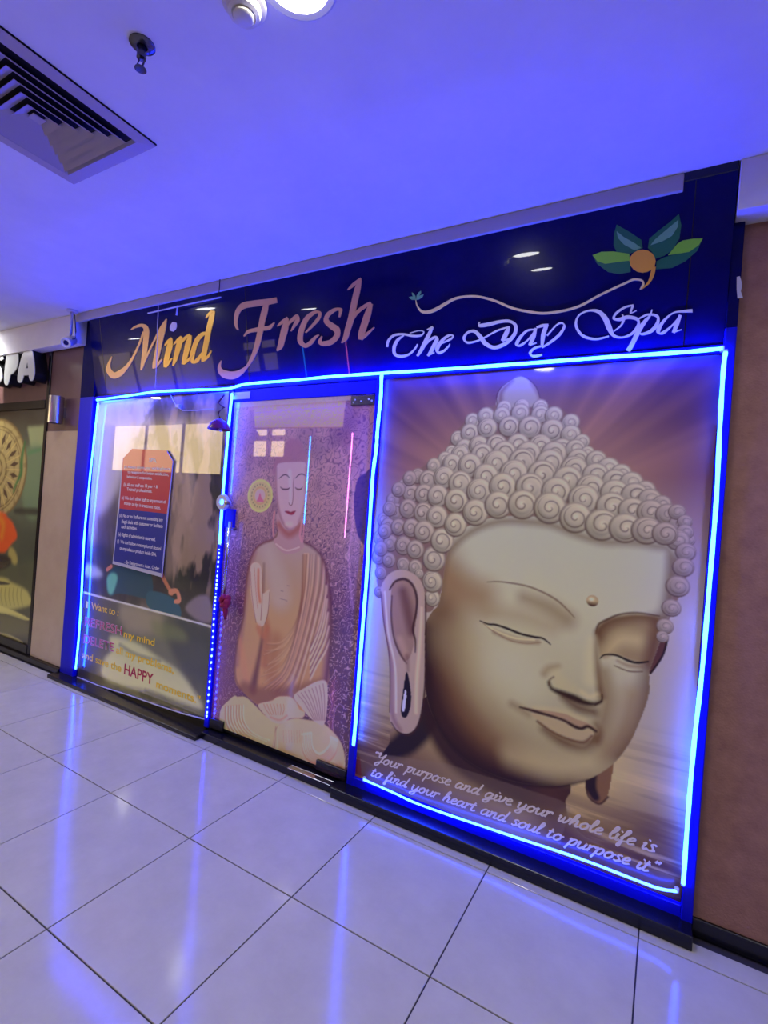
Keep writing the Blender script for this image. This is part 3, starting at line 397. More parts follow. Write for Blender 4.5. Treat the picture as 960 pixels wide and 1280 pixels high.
# ---------------------------------------------------------------- materials
def mat(name,col,rough=.5,metal=0.,spec=.5,coat=0.,coat_r=.03,coat_ior=1.5,emit=None,es=1.,noise=None,bump=None,trans=0.):
    m=bpy.data.materials.new(name); m.use_nodes=True; nt=m.node_tree; b=nt.nodes['Principled BSDF']
    c=tuple(s2l(col)) if max(col)>1 else tuple(col)
    b.inputs['Base Color'].default_value=(*[float(v) for v in c],1); b.inputs['Roughness'].default_value=rough; b.inputs['Metallic'].default_value=metal
    b.inputs['Specular IOR Level'].default_value=spec; b.inputs['Coat Weight'].default_value=coat; b.inputs['Coat Roughness'].default_value=coat_r; b.inputs['Coat IOR'].default_value=coat_ior
    b.inputs['Transmission Weight'].default_value=trans
    if emit is not None:
        b.inputs['Emission Color'].default_value=(*emit,1); b.inputs['Emission Strength'].default_value=es
    if noise:
        sc,c2,lo,hi=noise[:4]; tc=nt.nodes.new('ShaderNodeTexCoord'); n=nt.nodes.new('ShaderNodeTexNoise'); n.inputs['Scale'].default_value=sc; n.inputs['Detail'].default_value=8 if len(noise)<5 else noise[4]; n.inputs['Roughness'].default_value=.65
        r=nt.nodes.new('ShaderNodeValToRGB'); r.color_ramp.elements[0].position=lo; r.color_ramp.elements[1].position=hi
        r.color_ramp.elements[0].color=(*[float(v) for v in s2l(c2)],1); r.color_ramp.elements[1].color=(*[float(v) for v in c],1)
        nt.links.new(tc.outputs['Object'],n.inputs['Vector']); nt.links.new(n.outputs['Fac'],r.inputs['Fac']); nt.links.new(r.outputs['Color'],b.inputs['Base Color'])
    if bump:
        tc=nt.nodes.new('ShaderNodeTexCoord'); n=nt.nodes.new('ShaderNodeTexNoise'); n.inputs['Scale'].default_value=bump[0]; n.inputs['Detail'].default_value=6
        bp=nt.nodes.new('ShaderNodeBump'); bp.inputs['Strength'].default_value=bump[1]; bp.inputs['Distance'].default_value=bump[2]
        nt.links.new(tc.outputs['Object'],n.inputs['Vector']); nt.links.new(n.outputs['Fac'],bp.inputs['Height']); nt.links.new(bp.outputs['Normal'],b.inputs['Normal'])
    return m
def emission(name,col,s=1.):
    m=bpy.data.materials.new(name); m.use_nodes=True; nt=m.node_tree; nt.nodes.clear(); o=nt.nodes.new('ShaderNodeOutputMaterial'); e=nt.nodes.new('ShaderNodeEmission')
    e.inputs[0].default_value=(*col,1); e.inputs[1].default_value=s; nt.links.new(e.outputs[0],o.inputs[0]); return m
# ---------------------------------------------------------------- mesh helpers
def link(name,me,m=None,parent=None,loc=None,rot=None):
    o=bpy.data.objects.new(name,me); C.objects.link(o)
    if m is not None and me is not None and not me.materials: me.materials.append(m)
    if parent is not None: o.parent=parent
    if loc is not None: o.location=loc
    if rot is not None: o.rotation_euler=rot
    return o
def tag(o,label=None,cat=None,group=None,kind=None):
    if label: o['label']=label
    if cat: o['category']=cat
    if group: o['group']=group
    if kind: o['kind']=kind
    return o
def empty(name,loc=(0,0,0),rot=(0,0,0)):
    o=bpy.data.objects.new(name,None); C.objects.link(o); o.location=loc; o.rotation_euler=rot; o.empty_display_size=.05; return o
def bmmesh(name,bm,smooth=False):
    me=bpy.data.meshes.new(name); bmesh.ops.recalc_face_normals(bm,faces=bm.faces); bm.to_mesh(me); bm.free()
    if smooth:
        me.shade_smooth() if hasattr(me,'shade_smooth') else None
        if smooth!=True: me.set_sharp_from_angle(angle=smooth)
    return me
def add_box(bm,x0,x1,y0,y1,z0,z1,bev=0.):
    r=bmesh.ops.create_cube(bm,size=1); vv=r['verts']
    for v in vv: v.co=((x0+x1)/2+v.co.x*(x1-x0),(y0+y1)/2+v.co.y*(y1-y0),(z0+z1)/2+v.co.z*(z1-z0))
    if bev: bmesh.ops.bevel(bm,geom=list({e for v in vv for e in v.link_edges}),offset=bev,segments=1,affect='EDGES')
def bx(name,m,x0,x1,y0,y1,z0,z1,parent=None,bev=.003):
    bm=bmesh.new(); add_box(bm,x0,x1,y0,y1,z0,z1,bev); return link(name,bmmesh(name,bm),m,parent)
def add_lathe(bm,prof,seg=24,mtx=None):
    rings=[]
    for r,z in prof:
        ring=[bm.verts.new((r*math.cos(2*math.pi*k/seg),r*math.sin(2*math.pi*k/seg),z)) for k in range(seg)] if r>1e-6 else [bm.verts.new((0,0,z))]
        rings.append(ring)
    for a,b in zip(rings[:-1],rings[1:]):
        for k in range(seg):
            q=[a[k%len(a)],a[(k+1)%len(a)],b[(k+1)%len(b)],b[k%len(b)]]; u=[]
            for v in q:
                if v not in u: u.append(v)
            if len(u)>2: bm.faces.new(u)
    if mtx is not None: bmesh.ops.transform(bm,matrix=mtx,verts=[v for r in rings for v in r])
def lathe(name,m,prof,parent=None,loc=(0,0,0),rot=(0,0,0),seg=24,smooth=.7):
    bm=bmesh.new(); add_lathe(bm,prof,seg); return link(name,bmmesh(name,bm,smooth),m,parent,loc,rot)
def add_tube(bm,P,r,seg=8,closed_ends=True):
    P=[Vector(p) for p in P]; R=r if hasattr(r,'__len__') else [r]*len(P); rings=[]; up=Vector((0,0,1))
    for i,p in enumerate(P):
        t=(P[min(i+1,len(P)-1)]-P[max(i-1,0)]).normalized()
        a=t.cross(up); 
        if a.length<.1: a=t.cross(Vector((0,1,0)))
        a.normalize(); b=a.cross(t)
        rings.append([bm.verts.new(p+(a*math.cos(2*math.pi*k/seg)+b*math.sin(2*math.pi*k/seg))*R[i]) for k in range(seg)])
    for a,b in zip(rings[:-1],rings[1:]):
        for k in range(seg): bm.faces.new((a[k],a[(k+1)%seg],b[(k+1)%seg],b[k]))
    if closed_ends: bm.faces.new(rings[0]); bm.faces.new(rings[-1])
def tube(name,m,P,r,parent=None,seg=8,smooth=True):
    bm=bmesh.new(); add_tube(bm,P,r,seg); return link(name,bmmesh(name,bm,1.0 if smooth else False),m,parent)
def wallpts(L,y,n=4):
    return [(p[0],y,p[1]) for p in cat(np.array(L)[:,:2],n)]
def add_prism(bm,P,y0,y1):
    # outline in x,z extruded between y0 (front) and y1
    tri=geometry.tessellate_polygon([[Vector((p[0],p[1],0)) for p in P]])
    a=[bm.verts.new((p[0],y0,p[1])) for p in P]; b=[bm.verts.new((p[0],y1,p[1])) for p in P]
    for t in tri: 
        bm.faces.new([a[i] for i in t]); bm.faces.new([b[i] for i in t])
    for i in range(len(P)): bm.faces.new((a[i],a[(i+1)%len(P)],b[(i+1)%len(P)],b[i]))
def prism(name,m,P,y0,y1,parent=None,smooth=0):
    bm=bmesh.new(); add_prism(bm,cat(P,smooth,True) if smooth else P,y0,y1); return link(name,bmmesh(name,bm),m,parent)
def add_ribbon(bm,L,y0,y1,n=5):
    # L: rows of (xl,zl,xr,zr): the two edges of a brush stroke
    A=np.array(L,float); l=cat(A[:,:2],n); r=cat(A[:,2:],n)
    def row(y): return [(bm.verts.new((a[0],y-.00015*i/len(l),a[1])),bm.verts.new((b[0],y-.00015*i/len(l),b[1]))) for i,(a,b) in enumerate(zip(l,r))]
    f=row(y0); k=row(y1)
    for i in range(len(f)-1):
        bm.faces.new((f[i][0],f[i][1],f[i+1][1],f[i+1][0]))
        bm.faces.new((f[i][0],f[i+1][0],k[i+1][0],k[i][0])); bm.faces.new((f[i][1],k[i][1],k[i+1][1],f[i+1][1]))
    bm.faces.new((f[0][0],k[0][0],k[0][1],f[0][1])); bm.faces.new((f[-1][0],f[-1][1],k[-1][1],k[-1][0]))
def ribbons(name,m,LL,y0,y1,parent=None,n=5):
    bm=bmesh.new()
    for q,L in enumerate(LL): add_ribbon(bm,L,y0-.0004*q,y1,n)
    return link(name,bmmesh(name,bm),m,parent)
def mirror_flat(me): return me
INK_TINT=(1.04,1.06,.62)
def sheet(name,A,m,y,parent,gain=1.):
    nx,nz=A.nx,A.nz; co=np.empty((nz*nx,3),np.float32); co[:,0]=A.X.ravel(); co[:,1]=y; co[:,2]=A.Z.ravel()
    idx=(np.arange(nz-1)[:,None]*nx+np.arange(nx-1)[None]).ravel(); f=np.stack([idx,idx+1,idx+nx+1,idx+nx],1).astype(np.int32)
    me=bpy.data.meshes.new(name); me.vertices.add(nx*nz); me.vertices.foreach_set('co',co.ravel()); me.loops.add(f.size); me.loops.foreach_set('vertex_index',f.ravel())
    me.polygons.add(len(f)); me.polygons.foreach_set('loop_start',np.arange(0,f.size,4,dtype=np.int32)); me.update(calc_edges=True)
    at=me.color_attributes.new('ink','FLOAT_COLOR','POINT'); c=np.ones((nx*nz,4),np.float32); c[:,:3]=np.clip((np.maximum(A.im.reshape(-1,3),0)/.33)**1.3*.33*gain*np.array(INK_TINT),0,.92); at.data.foreach_set('color',c.ravel())
    return link(name,me,m,parent)
def print_mat(name,rough=.35,coat=.6,ior=1.5,coat_r=.02):
    m=mat(name,(.5,.5,.5),rough,spec=.25,coat=coat,coat_r=coat_r,coat_ior=ior); nt=m.node_tree; a=nt.nodes.new('ShaderNodeAttribute'); a.attribute_name='ink'
    nt.links.new(a.outputs['Color'],nt.nodes['Principled BSDF'].inputs['Base Color']); return m

def text_mesh(s,bold=0.):
    cu=bpy.data.curves.new('lettering','FONT'); cu.body=s; cu.size=1; cu.offset=bold; o=bpy.data.objects.new('lettering',cu); C.objects.link(o); bpy.context.view_layer.update()
    me=bpy.data.meshes.new_from_object(o.evaluated_get(bpy.context.evaluated_depsgraph_get())); bpy.data.objects.remove(o); bpy.data.curves.remove(cu); return me
def words(name,m,s,p0,p1,h,y,parent,bold=0.,th=0.):
    # a printed line of letters from p0 to p1 (x,z), capital height h
    me=text_mesh(s,bold); co=np.empty(len(me.vertices)*3,np.float32); me.vertices.foreach_get('co',co); co=co.reshape(-1,3)
    x0,x1=co[:,0].min(),co[:,0].max(); u=(co[:,0]-x0)/(x1-x0); v=co[:,1]/.729*h
    out=np.stack([p0[0]+(p1[0]-p0[0])*u,np.full(len(u),y),p0[1]+(p1[1]-p0[1])*u+v],1).astype(np.float32)
    me.vertices.foreach_set('co',out.ravel()); me.update(); return link(name,me,m,parent)

# ---------------------------------------------------------------- shared materials
M_ceil=mat('ceiling_paint',(232,232,236),.85,spec=.2,noise=(3.,(222,222,228),.3,.7),bump=(9,.25,.01))
M_tile=mat('vitrified_tile',(194,191,168),.12,spec=.3,noise=(5.,(185,181,158),.35,.65),bump=(60,.02,.002))
M_grout=mat('grout',(46,42,52),.8)
M_black=mat('black_laminate',(16,15,20),.25,spec=.5)
M_frame=mat('led_glow_blue_frame',(10,12,205),.4,spec=.2)  # glow of the LED tubes is put into this vivid blue base
M_navy=mat('navy_flex_sheet',(10,9,84),.2,spec=.06,coat=.2,coat_r=.015,noise=(2.5,(7,6,66),.35,.65))
M_cork=mat('brown_textured_wall',(168,126,106),.75,spec=.2,noise=(14.,(142,104,88),.3,.7,14),bump=(120,.5,.004))
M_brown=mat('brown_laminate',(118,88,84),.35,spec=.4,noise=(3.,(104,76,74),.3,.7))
M_beige=mat('beige_reflection_panel',(204,184,154),.2,spec=.5,coat=.5,noise=(3.,(192,170,142),.3,.7))  # bright reflection on the lower pillar, put into the beige base colour
M_wall=mat('warm_plaster',(170,150,130),.8)
M_white=mat('white_plastic',(206,206,212),.35)
M_steel=mat('brushed_steel',(190,188,190),.22,metal=1.)
M_chrome=mat('dark_chrome',(96,94,104),.25,metal=.9)
M_led=emission('blue_tube_light',(LED[0],LED[1],LED[2]*.68),1.); M_ledtop=emission('bright_blue_tube_light',(LED[0],LED[1]*1.2,LED[2]*1.5),1.); M_ledlow=emission('dim_blue_tube_light',(LED[0],LED[1]*.6,LED[2]*.38),1.)
M_led2=emission('blue_led_bead',(.9,1.6,LED[2]*.8),1.)
M_led3=emission('dim_blue_sleeve',(.02,.06,4.),1.)
M_gold=mat('gold_vinyl_lit',(236,186,64),.32,metal=.35,spec=.5)  # gold vinyl with the bright warm reflection put into its yellow
M_gold2=mat('gold_vinyl_half_lit',(232,182,100),.35,metal=.25,spec=.5)  # same gold vinyl, weaker reflection painted as a duller tone
M_gold_unlit=mat('gold_vinyl_unlit',(214,160,112),.38,metal=.2,spec=.5)  # same gold vinyl outside the warm reflection, painted darker and redder
M_silver=mat('silver_vinyl',(236,236,196),.4,spec=.4)
M_print=print_mat('matte_poster_ink',.38,.35,1.45,.04)
M_glassprint=print_mat('poster_ink_behind_glass',.5,1.,1.95,.015)
M_edge=mat('white_poster_trim',(196,196,204),.4)
M_glow=emission('lamp_diffuser',(1.,1.,.98),90.)
# ---------------------------------------------------------------- floor with its tiles
floor=bx('floor',M_grout,-7.8,7.2,-4.2,.3,-.06,-.005,bev=0); tag(floor,kind='structure')
def tile_mesh(dx,dy):
    bm=bmesh.new(); add_box(bm,.0025,dx-.0025,.0025,dy-.0025,-.006,0,.0012); me=bmmesh('tile',bm); me.materials.append(M_tile); return me
tm=tile_mesh(.6,.6); tc=tile_mesh(.6,.10)
for i in range(-13,12):
    for j in range(0,8):
        if j==0: link('tile',tc,None,floor,(.6*i,0,0))
        else: link('tile',tm,None,floor,(.6*i,-.6*j,0))
CE=2.955
tag(bx('ceiling',M_ceil,-7.8,7.2,-4.2,.3,CE,CE+.1,bev=0),kind='structure')
tag(bx('wall_front_back_panel',M_black,-.7,3.78,.165,.3,0,CE,bev=0),kind='structure').name='wall_front'
wr=tag(bx('wall_front_right',M_cork,3.776,7.2,.148,.3,.07,2.83,bev=0),kind='structure')
tag(bx('baseboard_right',M_black,3.776,7.2,.136,.3,0,.07),kind='structure')
# plaster drop between ceiling and shop fronts
tag(bx('trim_1',M_ceil,3.742,7.2,.03,.3,2.765,CE,bev=.002),kind='structure'); tag(bx('trim_2',M_ceil,-7.8,-.66,.03,.124,2.727,CE,bev=.002),kind='structure')
tag(bx('trim_3',mat('grey_plaster_edge',(186,184,176),.8),-.66,3.56,.03,.055,2.888,CE,bev=.002),kind='structure')
# ---------------------------------------------------------------- rest of the concourse (opposite side)
wb=tag(bx('wall_back',M_wall,-7.8,7.2,-4.2,-4.0,0,CE,bev=0),kind='structure')
tag(bx('wall_left',M_wall,-7.9,-7.8,-4.2,.3,0,CE,bev=0),kind='structure'); tag(bx('wall_right',M_wall,7.2,7.3,-4.2,.3,0,CE,bev=0),kind='structure')
M_day=emission('warm_daylight_glass',(1.,.74,.40),WINDOW_K); M_joinery=mat('brown_window_joinery',(90,62,48),.5)
def window(n,x0,x1,z0,z1,cols,rows,g=.05):
    w=empty('window_%d'%n,((x0+x1)/2,-3.98,z0)); tag(w,kind='structure')
    bm=bmesh.new(); xs=np.linspace(x0,x1,cols+1); zs=rows
    for x in xs: add_box(bm,x-g/2,x+g/2,-4.0,-3.95,z0,z1)
    for z in zs: add_box(bm,x0,x1,-4.0,-3.955,z-g/2,z+g/2)
    o=link('window_frame',bmmesh('window_frame',bm),M_joinery); o.parent=w; o.matrix_parent_inverse=Matrix.Translation(-w.location)
    for a,b in zip(xs[:-1],xs[1:]):
        for c,d in zip(zs[:-1],zs[1:]):
            p=bx('pane',M_day,a+g/2,b-g/2,-3.998,-3.985,c+g/2,d-g/2,bev=0); p.parent=w; p.matrix_parent_inverse=Matrix.Translation(-w.location)
window(1,-6.95,-3.55,1.98,2.98,3,[1.98,2.98]); window(2,-2.86,-2.05,2.30,2.86,2,[2.30,2.66,2.86],.09)
def neon(name,x,z0,z1,m,label):
    t=empty(name,(x,-3.97,z0)); tag(t,label,'neon light')
    o=tube('tube',m,[(0,.02,0),(0,.02,(z1-z0))],.008,t); b=bx('backing',M_black,-.02,.02,-.03,.01,-.02,z1-z0+.02,t)
neon('neon_tube',-1.55,1.25,2.68,emission('blue_neon',(.6,8.,40.),1.2),'upright blue neon tube on the opposite wall, mirrored in the glass door')
neon('neon_tube',-.735,1.10,2.73,emission('pink_neon',(30.,5.,22.),1.2),'upright pink neon tube on the opposite wall, mirrored in the glass door')
# ---------------------------------------------------------------- ceiling fittings
def downlight(x,y,label,power=LAMP_W,z=CE):
    t=empty('ceiling_downlight',(x,y,z)); tag(t,label,'downlight','round downlights in the ceiling')
    lathe('rim',M_white,[(.085,0),(.087,-.004),(.104,-.006),(.110,-.002),(.110,0)],t,seg=32); lathe('diffuser',M_glow,[(0,-.003),(.085,-.003),(.085,0)],t,seg=32)
    l=bpy.data.lights.new('downlight_lamp','AREA'); l.shape='DISK'; l.size=.12; l.energy=power; l.color=(1,.97,.95); l.spread=math.radians(150)
    o=bpy.data.objects.new('downlight_lamp',l); C.objects.link(o); o.parent=t; o.location=(0,0,-.012)
downlight(2.634,-1.192,'bright round downlight at the top edge of the photo, beside the smoke detector')
downlight(-.16,-.86,'round downlight mirrored over the word Mind on the navy sign')
downlight(2.53,-2.11,'round downlight mirrored at the top of the big head poster')
downlight(.05,-2.11,'unseen round downlight added behind the camera on the left, in line with the sprinkler row')  # unseen lamp, added to the grid for overall base illumination
downlight(4.7,-1.0,'unseen round downlight added past the brown wall on the right')  # unseen lamp, added and set close to brighten the brown wall
downlight(5.0,-2.11,'unseen round downlight added past the brown wall, on the row behind the camera')  # unseen, added to lift the light on the right side
downlight(-3.0,-2.11,'unseen round downlight added far along the concourse on the left, rear row')  # unseen, added as part of the general fill
sx,sz=(-1.9547,2.9258)
downlight(-2.15,-.12,'round downlight shining down on the neighbouring shop letters',9.)
# sprinkler
t=empty('fire_sprinkler',(2.0643,-1.2576,CE)); tag(t,'dark fire sprinkler head hanging from the ceiling','sprinkler')
lathe('escutcheon',M_chrome,[(0,0),(.038,0),(.038,-.004),(.03,-.009),(.016,-.010),(.016,-.004)],t); lathe('stem',M_chrome,[(.010,-.004),(.010,-.03),(.014,-.032),(.014,-.045),(.008,-.048),(0,-.048)],t,seg=16)
for a in (0,math.pi): tube('yoke',M_chrome,[(.010*math.cos(a),.010*math.sin(a),-.045),(.019*math.cos(a),.019*math.sin(a),-.058),(.004*math.cos(a),.004*math.sin(a),-.078)],.003,t,6)
lathe('deflector',M_chrome,[(0,-.078),(.017,-.077),(.018,-.080),(0,-.082)],t,seg=16)
# smoke detector
t=empty('smoke_detector',(2.4608,-1.2133,CE)); tag(t,'round cream smoke detector on the ceiling','smoke detector')
M_cream=mat('cream_plastic',(214,210,190),.4)
lathe('base',M_cream,[(0,0),(.062,0),(.062,-.012),(.056,-.016),(0,-.016)],t,seg=32); lathe('sensing_chamber',M_cream,[(.046,-.016),(.048,-.022),(.044,-.036),(.034,-.040),(.031,-.036),(.0,-.036)],t,seg=32); lathe('cap',M_cream,[(.028,-.036),(.029,-.046),(.024,-.050),(0,-.050)],t,seg=32)
# air diffuser: four-way louvres
t=empty('air_diffuser',(1.410,-1.247,CE)); tag(t,'square four-way air conditioning diffuser with nested louvres','air vent')
M_vent=mat('powder_coated_vent',(176,166,172),.45); M_dark=mat('duct_dark',(10,9,14),.9)
def add_frustum(bm,r0,z0,r1,z1,th=.004):
    def ring(r,z): return [bm.verts.new((sx_*r,sy_*r,z)) for sx_,sy_ in ((-1,-1),(1,-1),(1,1),(-1,1))]
    A=[ring(r0,z0),ring(r1,z1),ring(r1,z1+th),ring(r0,z0+th)]
    for a,b in zip(A,A[1:]+A[:1]):
        for k in range(4): bm.faces.new((a[k],a[(k+1)%4],b[(k+1)%4],b[k]))
bm=bmesh.new(); add_frustum(bm,.298,-.008,.245,-.012); add_frustum(bm,.298,-.008,.298,-.0005); add_frustum(bm,.245,-.012,.235,-.002); link('outer_frame',bmmesh('outer_frame',bm),M_vent,t)
bx('duct_backing',M_dark,-.24,.24,-.24,.24,-.0025,-.0005,t,bev=0)
for k in range(5):
    r1=.218-.040*k; bm=bmesh.new(); add_frustum(bm,r1-.034,-.004,r1,-.024,.002); link('louvre',bmmesh('louvre',bm),M_vent,t)
bm=bmesh.new(); add_box(bm,-.022,.022,-.022,.022,-.018,-.015,.001); link('centre_plate',bmmesh('centre_plate',bm),M_vent,t)
# dome security camera hanging by the left post
cx_,cz_=(-.6122,2.7024)
t=empty('security_camera',(cx_,-.035,cz_)); tag(t,'small white security camera under the ceiling above the left post','security camera')
a=Vector((.45,-.75,-.5)).normalized(); q=a.to_track_quat('Z','Y').to_euler()
lathe('body',M_white,[(0,-.07),(.028,-.07),(.036,-.055),(.036,.02),(.040,.022),(.040,.045),(.033,.048),(.030,.040),(0,.040)],t,(0,0,0),q); lathe('lens',mat('lens_blue',(10,14,90),.1),[(0,.046),(.017,.045),(.020,.040),(0,.040)],t,(0,0,0),q)
tube('mounting_arm',M_white,[(0,0,.03),(0,.01,.06),(0,.01,CE-cz_-.012)],.011,t); lathe('mounting_base',M_white,[(0,0),(.04,0),(.04,-.014),(0,-.016)],t,(0,.01,CE-cz_))
tube('cable',M_black,[(.01,.01,.02),(.07,.01,.02),(.05,.02,.08),(.0,.03,CE-cz_-.03),(-.05,.0,CE-cz_-.004)],.004,t,6)
# ---------------------------------------------------------------- shop front structure
ft=lambda n,m,*a: tag(bx(n,m,*a),kind='structure')
ft('trim_4',M_frame,-.69,-.50,.125,.17,.0,2.30); ft('trim_17',M_navy,-.69,-.50,.124,.17,2.30,2.955); ft('trim_5',M_frame,1.035,1.075,.128,.17,0.05,2.27)  # left post split by colour: LED glow painted below, dark navy above
ft('trim_6',M_frame,2.165,2.205,.128,.17,0.05,2.27); ft('trim_7',M_frame,3.737,3.776,.120,.17,0,2.36); ft('trim_18',M_navy,3.737,3.776,.119,.17,2.36,2.955)  # right post split the same way, glow colour only on the lower part
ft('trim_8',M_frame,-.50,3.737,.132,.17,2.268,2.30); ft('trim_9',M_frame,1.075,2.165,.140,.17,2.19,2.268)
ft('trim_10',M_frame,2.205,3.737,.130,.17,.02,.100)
ft('baseboard_left',M_black,-.69,1.075,.03,.17,0,.028); ft('baseboard_front',M_black,2.12,3.776,.045,.17,0,.055)
ft('trim_11',M_black,1.075,2.12,.075,.17,0,.045)
bx('floor_spring_plate',M_steel,1.80,2.10,.068,.11,.0445,.0475).parent=None
tag(bpy.data.objects['floor_spring_plate'],'flat steel plate on the black door threshold','door plate')
# ---------------------------------------------------------------- posters
def board(name,label,A,m,gain,x0,x1,z0,z1,cat_='poster'):
    t=empty(name,((x0+x1)/2,.15,z0)); tag(t,label,cat_); inv=Matrix.Translation(-t.location)
    for o in (sheet('printed_sheet',A,m,.150,None,gain),bx('backing_board',M_black,x0,x1,.1505,.164,z0,z1,bev=0)): o.parent=t; o.matrix_parent_inverse=inv
    def add(o): o.parent=t; o.matrix_parent_inverse=inv; return o
    return t,add
GAIN=2.1
tb,addb=board('head_poster','large sepia poster of a serene stone head with snail curls, right of the door',paint_buddha(),M_print,GAIN,2.205,3.735,.085,2.275)
tm_,addm=board('meditation_poster','tall poster of a meditating woman by a river, left of the door',paint_meditation(),M_glassprint,GAIN*.9,-.49,1.035,.03,2.27)
# quote lettering on the head poster (brush script built from strokes)
_n=[[(0,.8),(.12,.98),(.1,.5),(.05,0)],[(.08,.4),(.3,.9),(.5,.98),(.52,.6),(.48,.1),(.6,0),(.8,.2)]]
_a=[(.64,.85),(.35,1),(.08,.6),(.1,.12),(.3,0),(.55,.35),(.68,.98)]
G={'a':([_a,[(.68,.98),(.6,.3),(.7,0),(.92,.2)]],.9),'o':([[(.38,1),(.08,.65),(.12,.1),(.4,0),(.62,.4),(.55,.88),(.36,1),(.6,.78),(.85,.85)]],.82),
'u':([[(0,.8),(.12,1),(.08,.4),(.15,.03),(.38,.05),(.6,.5),(.66,1)],[(.66,1),(.58,.3),(.68,0),(.9,.2)]],.88),'r':([[(0,.8),(.12,.98),(.1,.5),(.05,0)],[(.08,.5),(.3,.95),(.52,.98),(.5,.75)]],.62),
'p':([[(0,.8),(.15,1),(.08,0),(-.02,-.75)],[(.1,.5),(.3,.95),(.58,.95),(.6,.45),(.42,.03),(.14,.08)]],.78),'s':([[(.52,.85),(.36,1),(.16,.82),(.34,.5),(.42,.18),(.22,0),(.0,.12)],[(.36,.05),(.6,.2)]],.62),
'e':([[(.1,.45),(.4,.6),(.5,.85),(.32,1),(.1,.7),(.08,.25),(.28,0),(.64,.2)]],.64),'n':(_n,.82),
'd':([_a,[(.78,1.9),(.68,.98),(.6,.3),(.7,0),(.92,.2)]],.9),'g':([_a,[(.68,.98),(.6,.2),(.5,-.6),(.25,-.8),(.05,-.55),(.4,-.2),(.9,.2)]],.9),
'i':([[(0,.7),(.14,.98),(.08,.3),(.18,0),(.42,.2)],[(.24,1.38),(.28,1.52)]],.42),'v':([[(0,.8),(.13,.98),(.12,.4),(.2,.02),(.45,.3),(.58,.8),(.5,1),(.78,.88)]],.74),
'w':([[(0,.8),(.13,.98),(.1,.4),(.18,.02),(.4,.3),(.5,.95),(.46,.4),(.55,.02),(.78,.3),(.9,.8),(.84,1),(1.1,.88)]],1.08),
'h':([[(0,.5),(.35,1.5),(.3,1.9),(.16,1.6),(.1,.8),(.03,0)],_n[1]],.82),'l':([[(0,.5),(.35,1.4),(.32,1.9),(.16,1.7),(.08,.5),(.18,0),(.44,.2)]],.46),
'f':([[(0,.5),(.38,1.4),(.38,1.88),(.2,1.7),(.12,.2),(.04,-.7),(.2,-.66),(.22,-.02),(.52,.2)]],.54),'t':([[(.24,1.5),(.12,.6),(.12,.08),(.28,0),(.52,.2)],[(-.06,1.02),(.42,1.08)]],.54),
'y':([[(0,.8),(.12,1),(.08,.4),(.15,.03),(.38,.05),(.6,.5),(.66,1)],[(.66,1),(.6,.2),(.5,-.6),(.25,-.8),(.05,-.55),(.4,-.2),(.9,.2)]],.88),
'Y':([[(.0,1.5),(.12,1.85),(.28,1.8),(.2,1.2),(.35,.95),(.65,1.2),(.9,1.85)],[(.9,1.85),(.72,.8),(.5,-.4),(.2,-.65),(.15,-.3),(.5,.1),(.95,.2)]],.98),
'"':([[(.08,1.55),(.18,1.9)],[(.3,1.55),(.4,1.9)]],.5),' ':([],.55)}
def script(text,p0,p1,xh,y,m,add,wd=.26):
    adv=sum(G[c][1] for c in text); W=math.hypot(p1[0]-p0[0],p1[1]-p0[1]); sc=W/adv; ux,uz=(p1[0]-p0[0])/W,(p1[1]-p0[1])/W; pos=0; bm=bmesh.new(); q=0
    def flush():
        nonlocal bm
        if bm.verts: add(link('letter',bmmesh('letter',bm),m))
        bm=bmesh.new()
    for c in text:
        flush()
        for st in G[c][0]:
            P=cat(st,4); P=np.c_[(pos+P[:,0]+.28*P[:,1])*sc,P[:,1]*xh]; P=np.c_[p0[0]+P[:,0]*ux,p0[1]+P[:,0]*uz+P[:,1]]
            t=np.gradient(P,axis=0); t/=np.linalg.norm(t,axis=1)[:,None]+1e-9; nn=np.c_[-t[:,1],t[:,0]]; wv=xh*wd*(.75+.4*np.abs(t[:,1]))
            L=np.c_[P+nn*wv[:,None]/2,P-nn*wv[:,None]/2]; add_ribbon(bm,L,y-.00006*q,y+.0006,1); q+=1
        pos+=G[c][1]
    flush(); bm.free()
M_quote=mat('pale_pink_ink',(244,228,176),.5)
script('"Your purpose and give your whole life is',(2.298,.2146),(3.6336,.2585),.0285,.1492,M_quote,addb)
script('to find your heart and soul to purpose it"',(2.3001,.1336),(3.6393,.1733),.0285,.1492,M_quote,addb)
# lettering on the meditation poster
M_y=mat('yellow_ink',(255,214,24),.45); M_r=mat('crimson_ink',(196,40,70),.45); M_w=mat('white_ink',(226,222,222),.5); M_pk=mat('pink_white_ink',(236,206,214),.5)
def W_(s,a,b,h,m,bold=0.,y=.1493): return addm(words('lettering',m,s,a,b,h,y,None,bold))
for s,a,b,h,m_ in (('I',(-.4253,.5959),(-.3972,.5959),.052,M_y),('Want to :',(-.353,.5985),(.0061,.6016),.052,M_y),('my mind',(.0889,.4581),(.4519,.4607),.050,M_y),
    ('all my problems,',(.0106,.321),(.6783,.3129),.052,M_y),('and save the',(-.4232,.193),(.0919,.1924),.052,M_y),('HAPPY',(.127,.1882),(.4664,.1844),.074,M_r),('moments."',(.5032,.176),(.9624,.1707),.052,M_y)): W_(s,a,b,h*1.08,m_,.016)
for s,a,b,h in (('REFRESH',(-.4241,.4578),(.0631,.4654),.068),('DELETE',(-.4213,.3162),(-.0203,.3238),.068)): W_(s,a,b,h,M_pk,.024); W_(s,a,b,h,M_r,-.008,.1484)
tr=tube('bottom_trim',M_edge,[(p[0],.142,p[1]) for p in [(-.4586,.0298),(-.1603,.0294),(.1931,.0479),(.561,.0592),(.8218,.0717),(1.0404,.0927)]],.005); addm(tr)
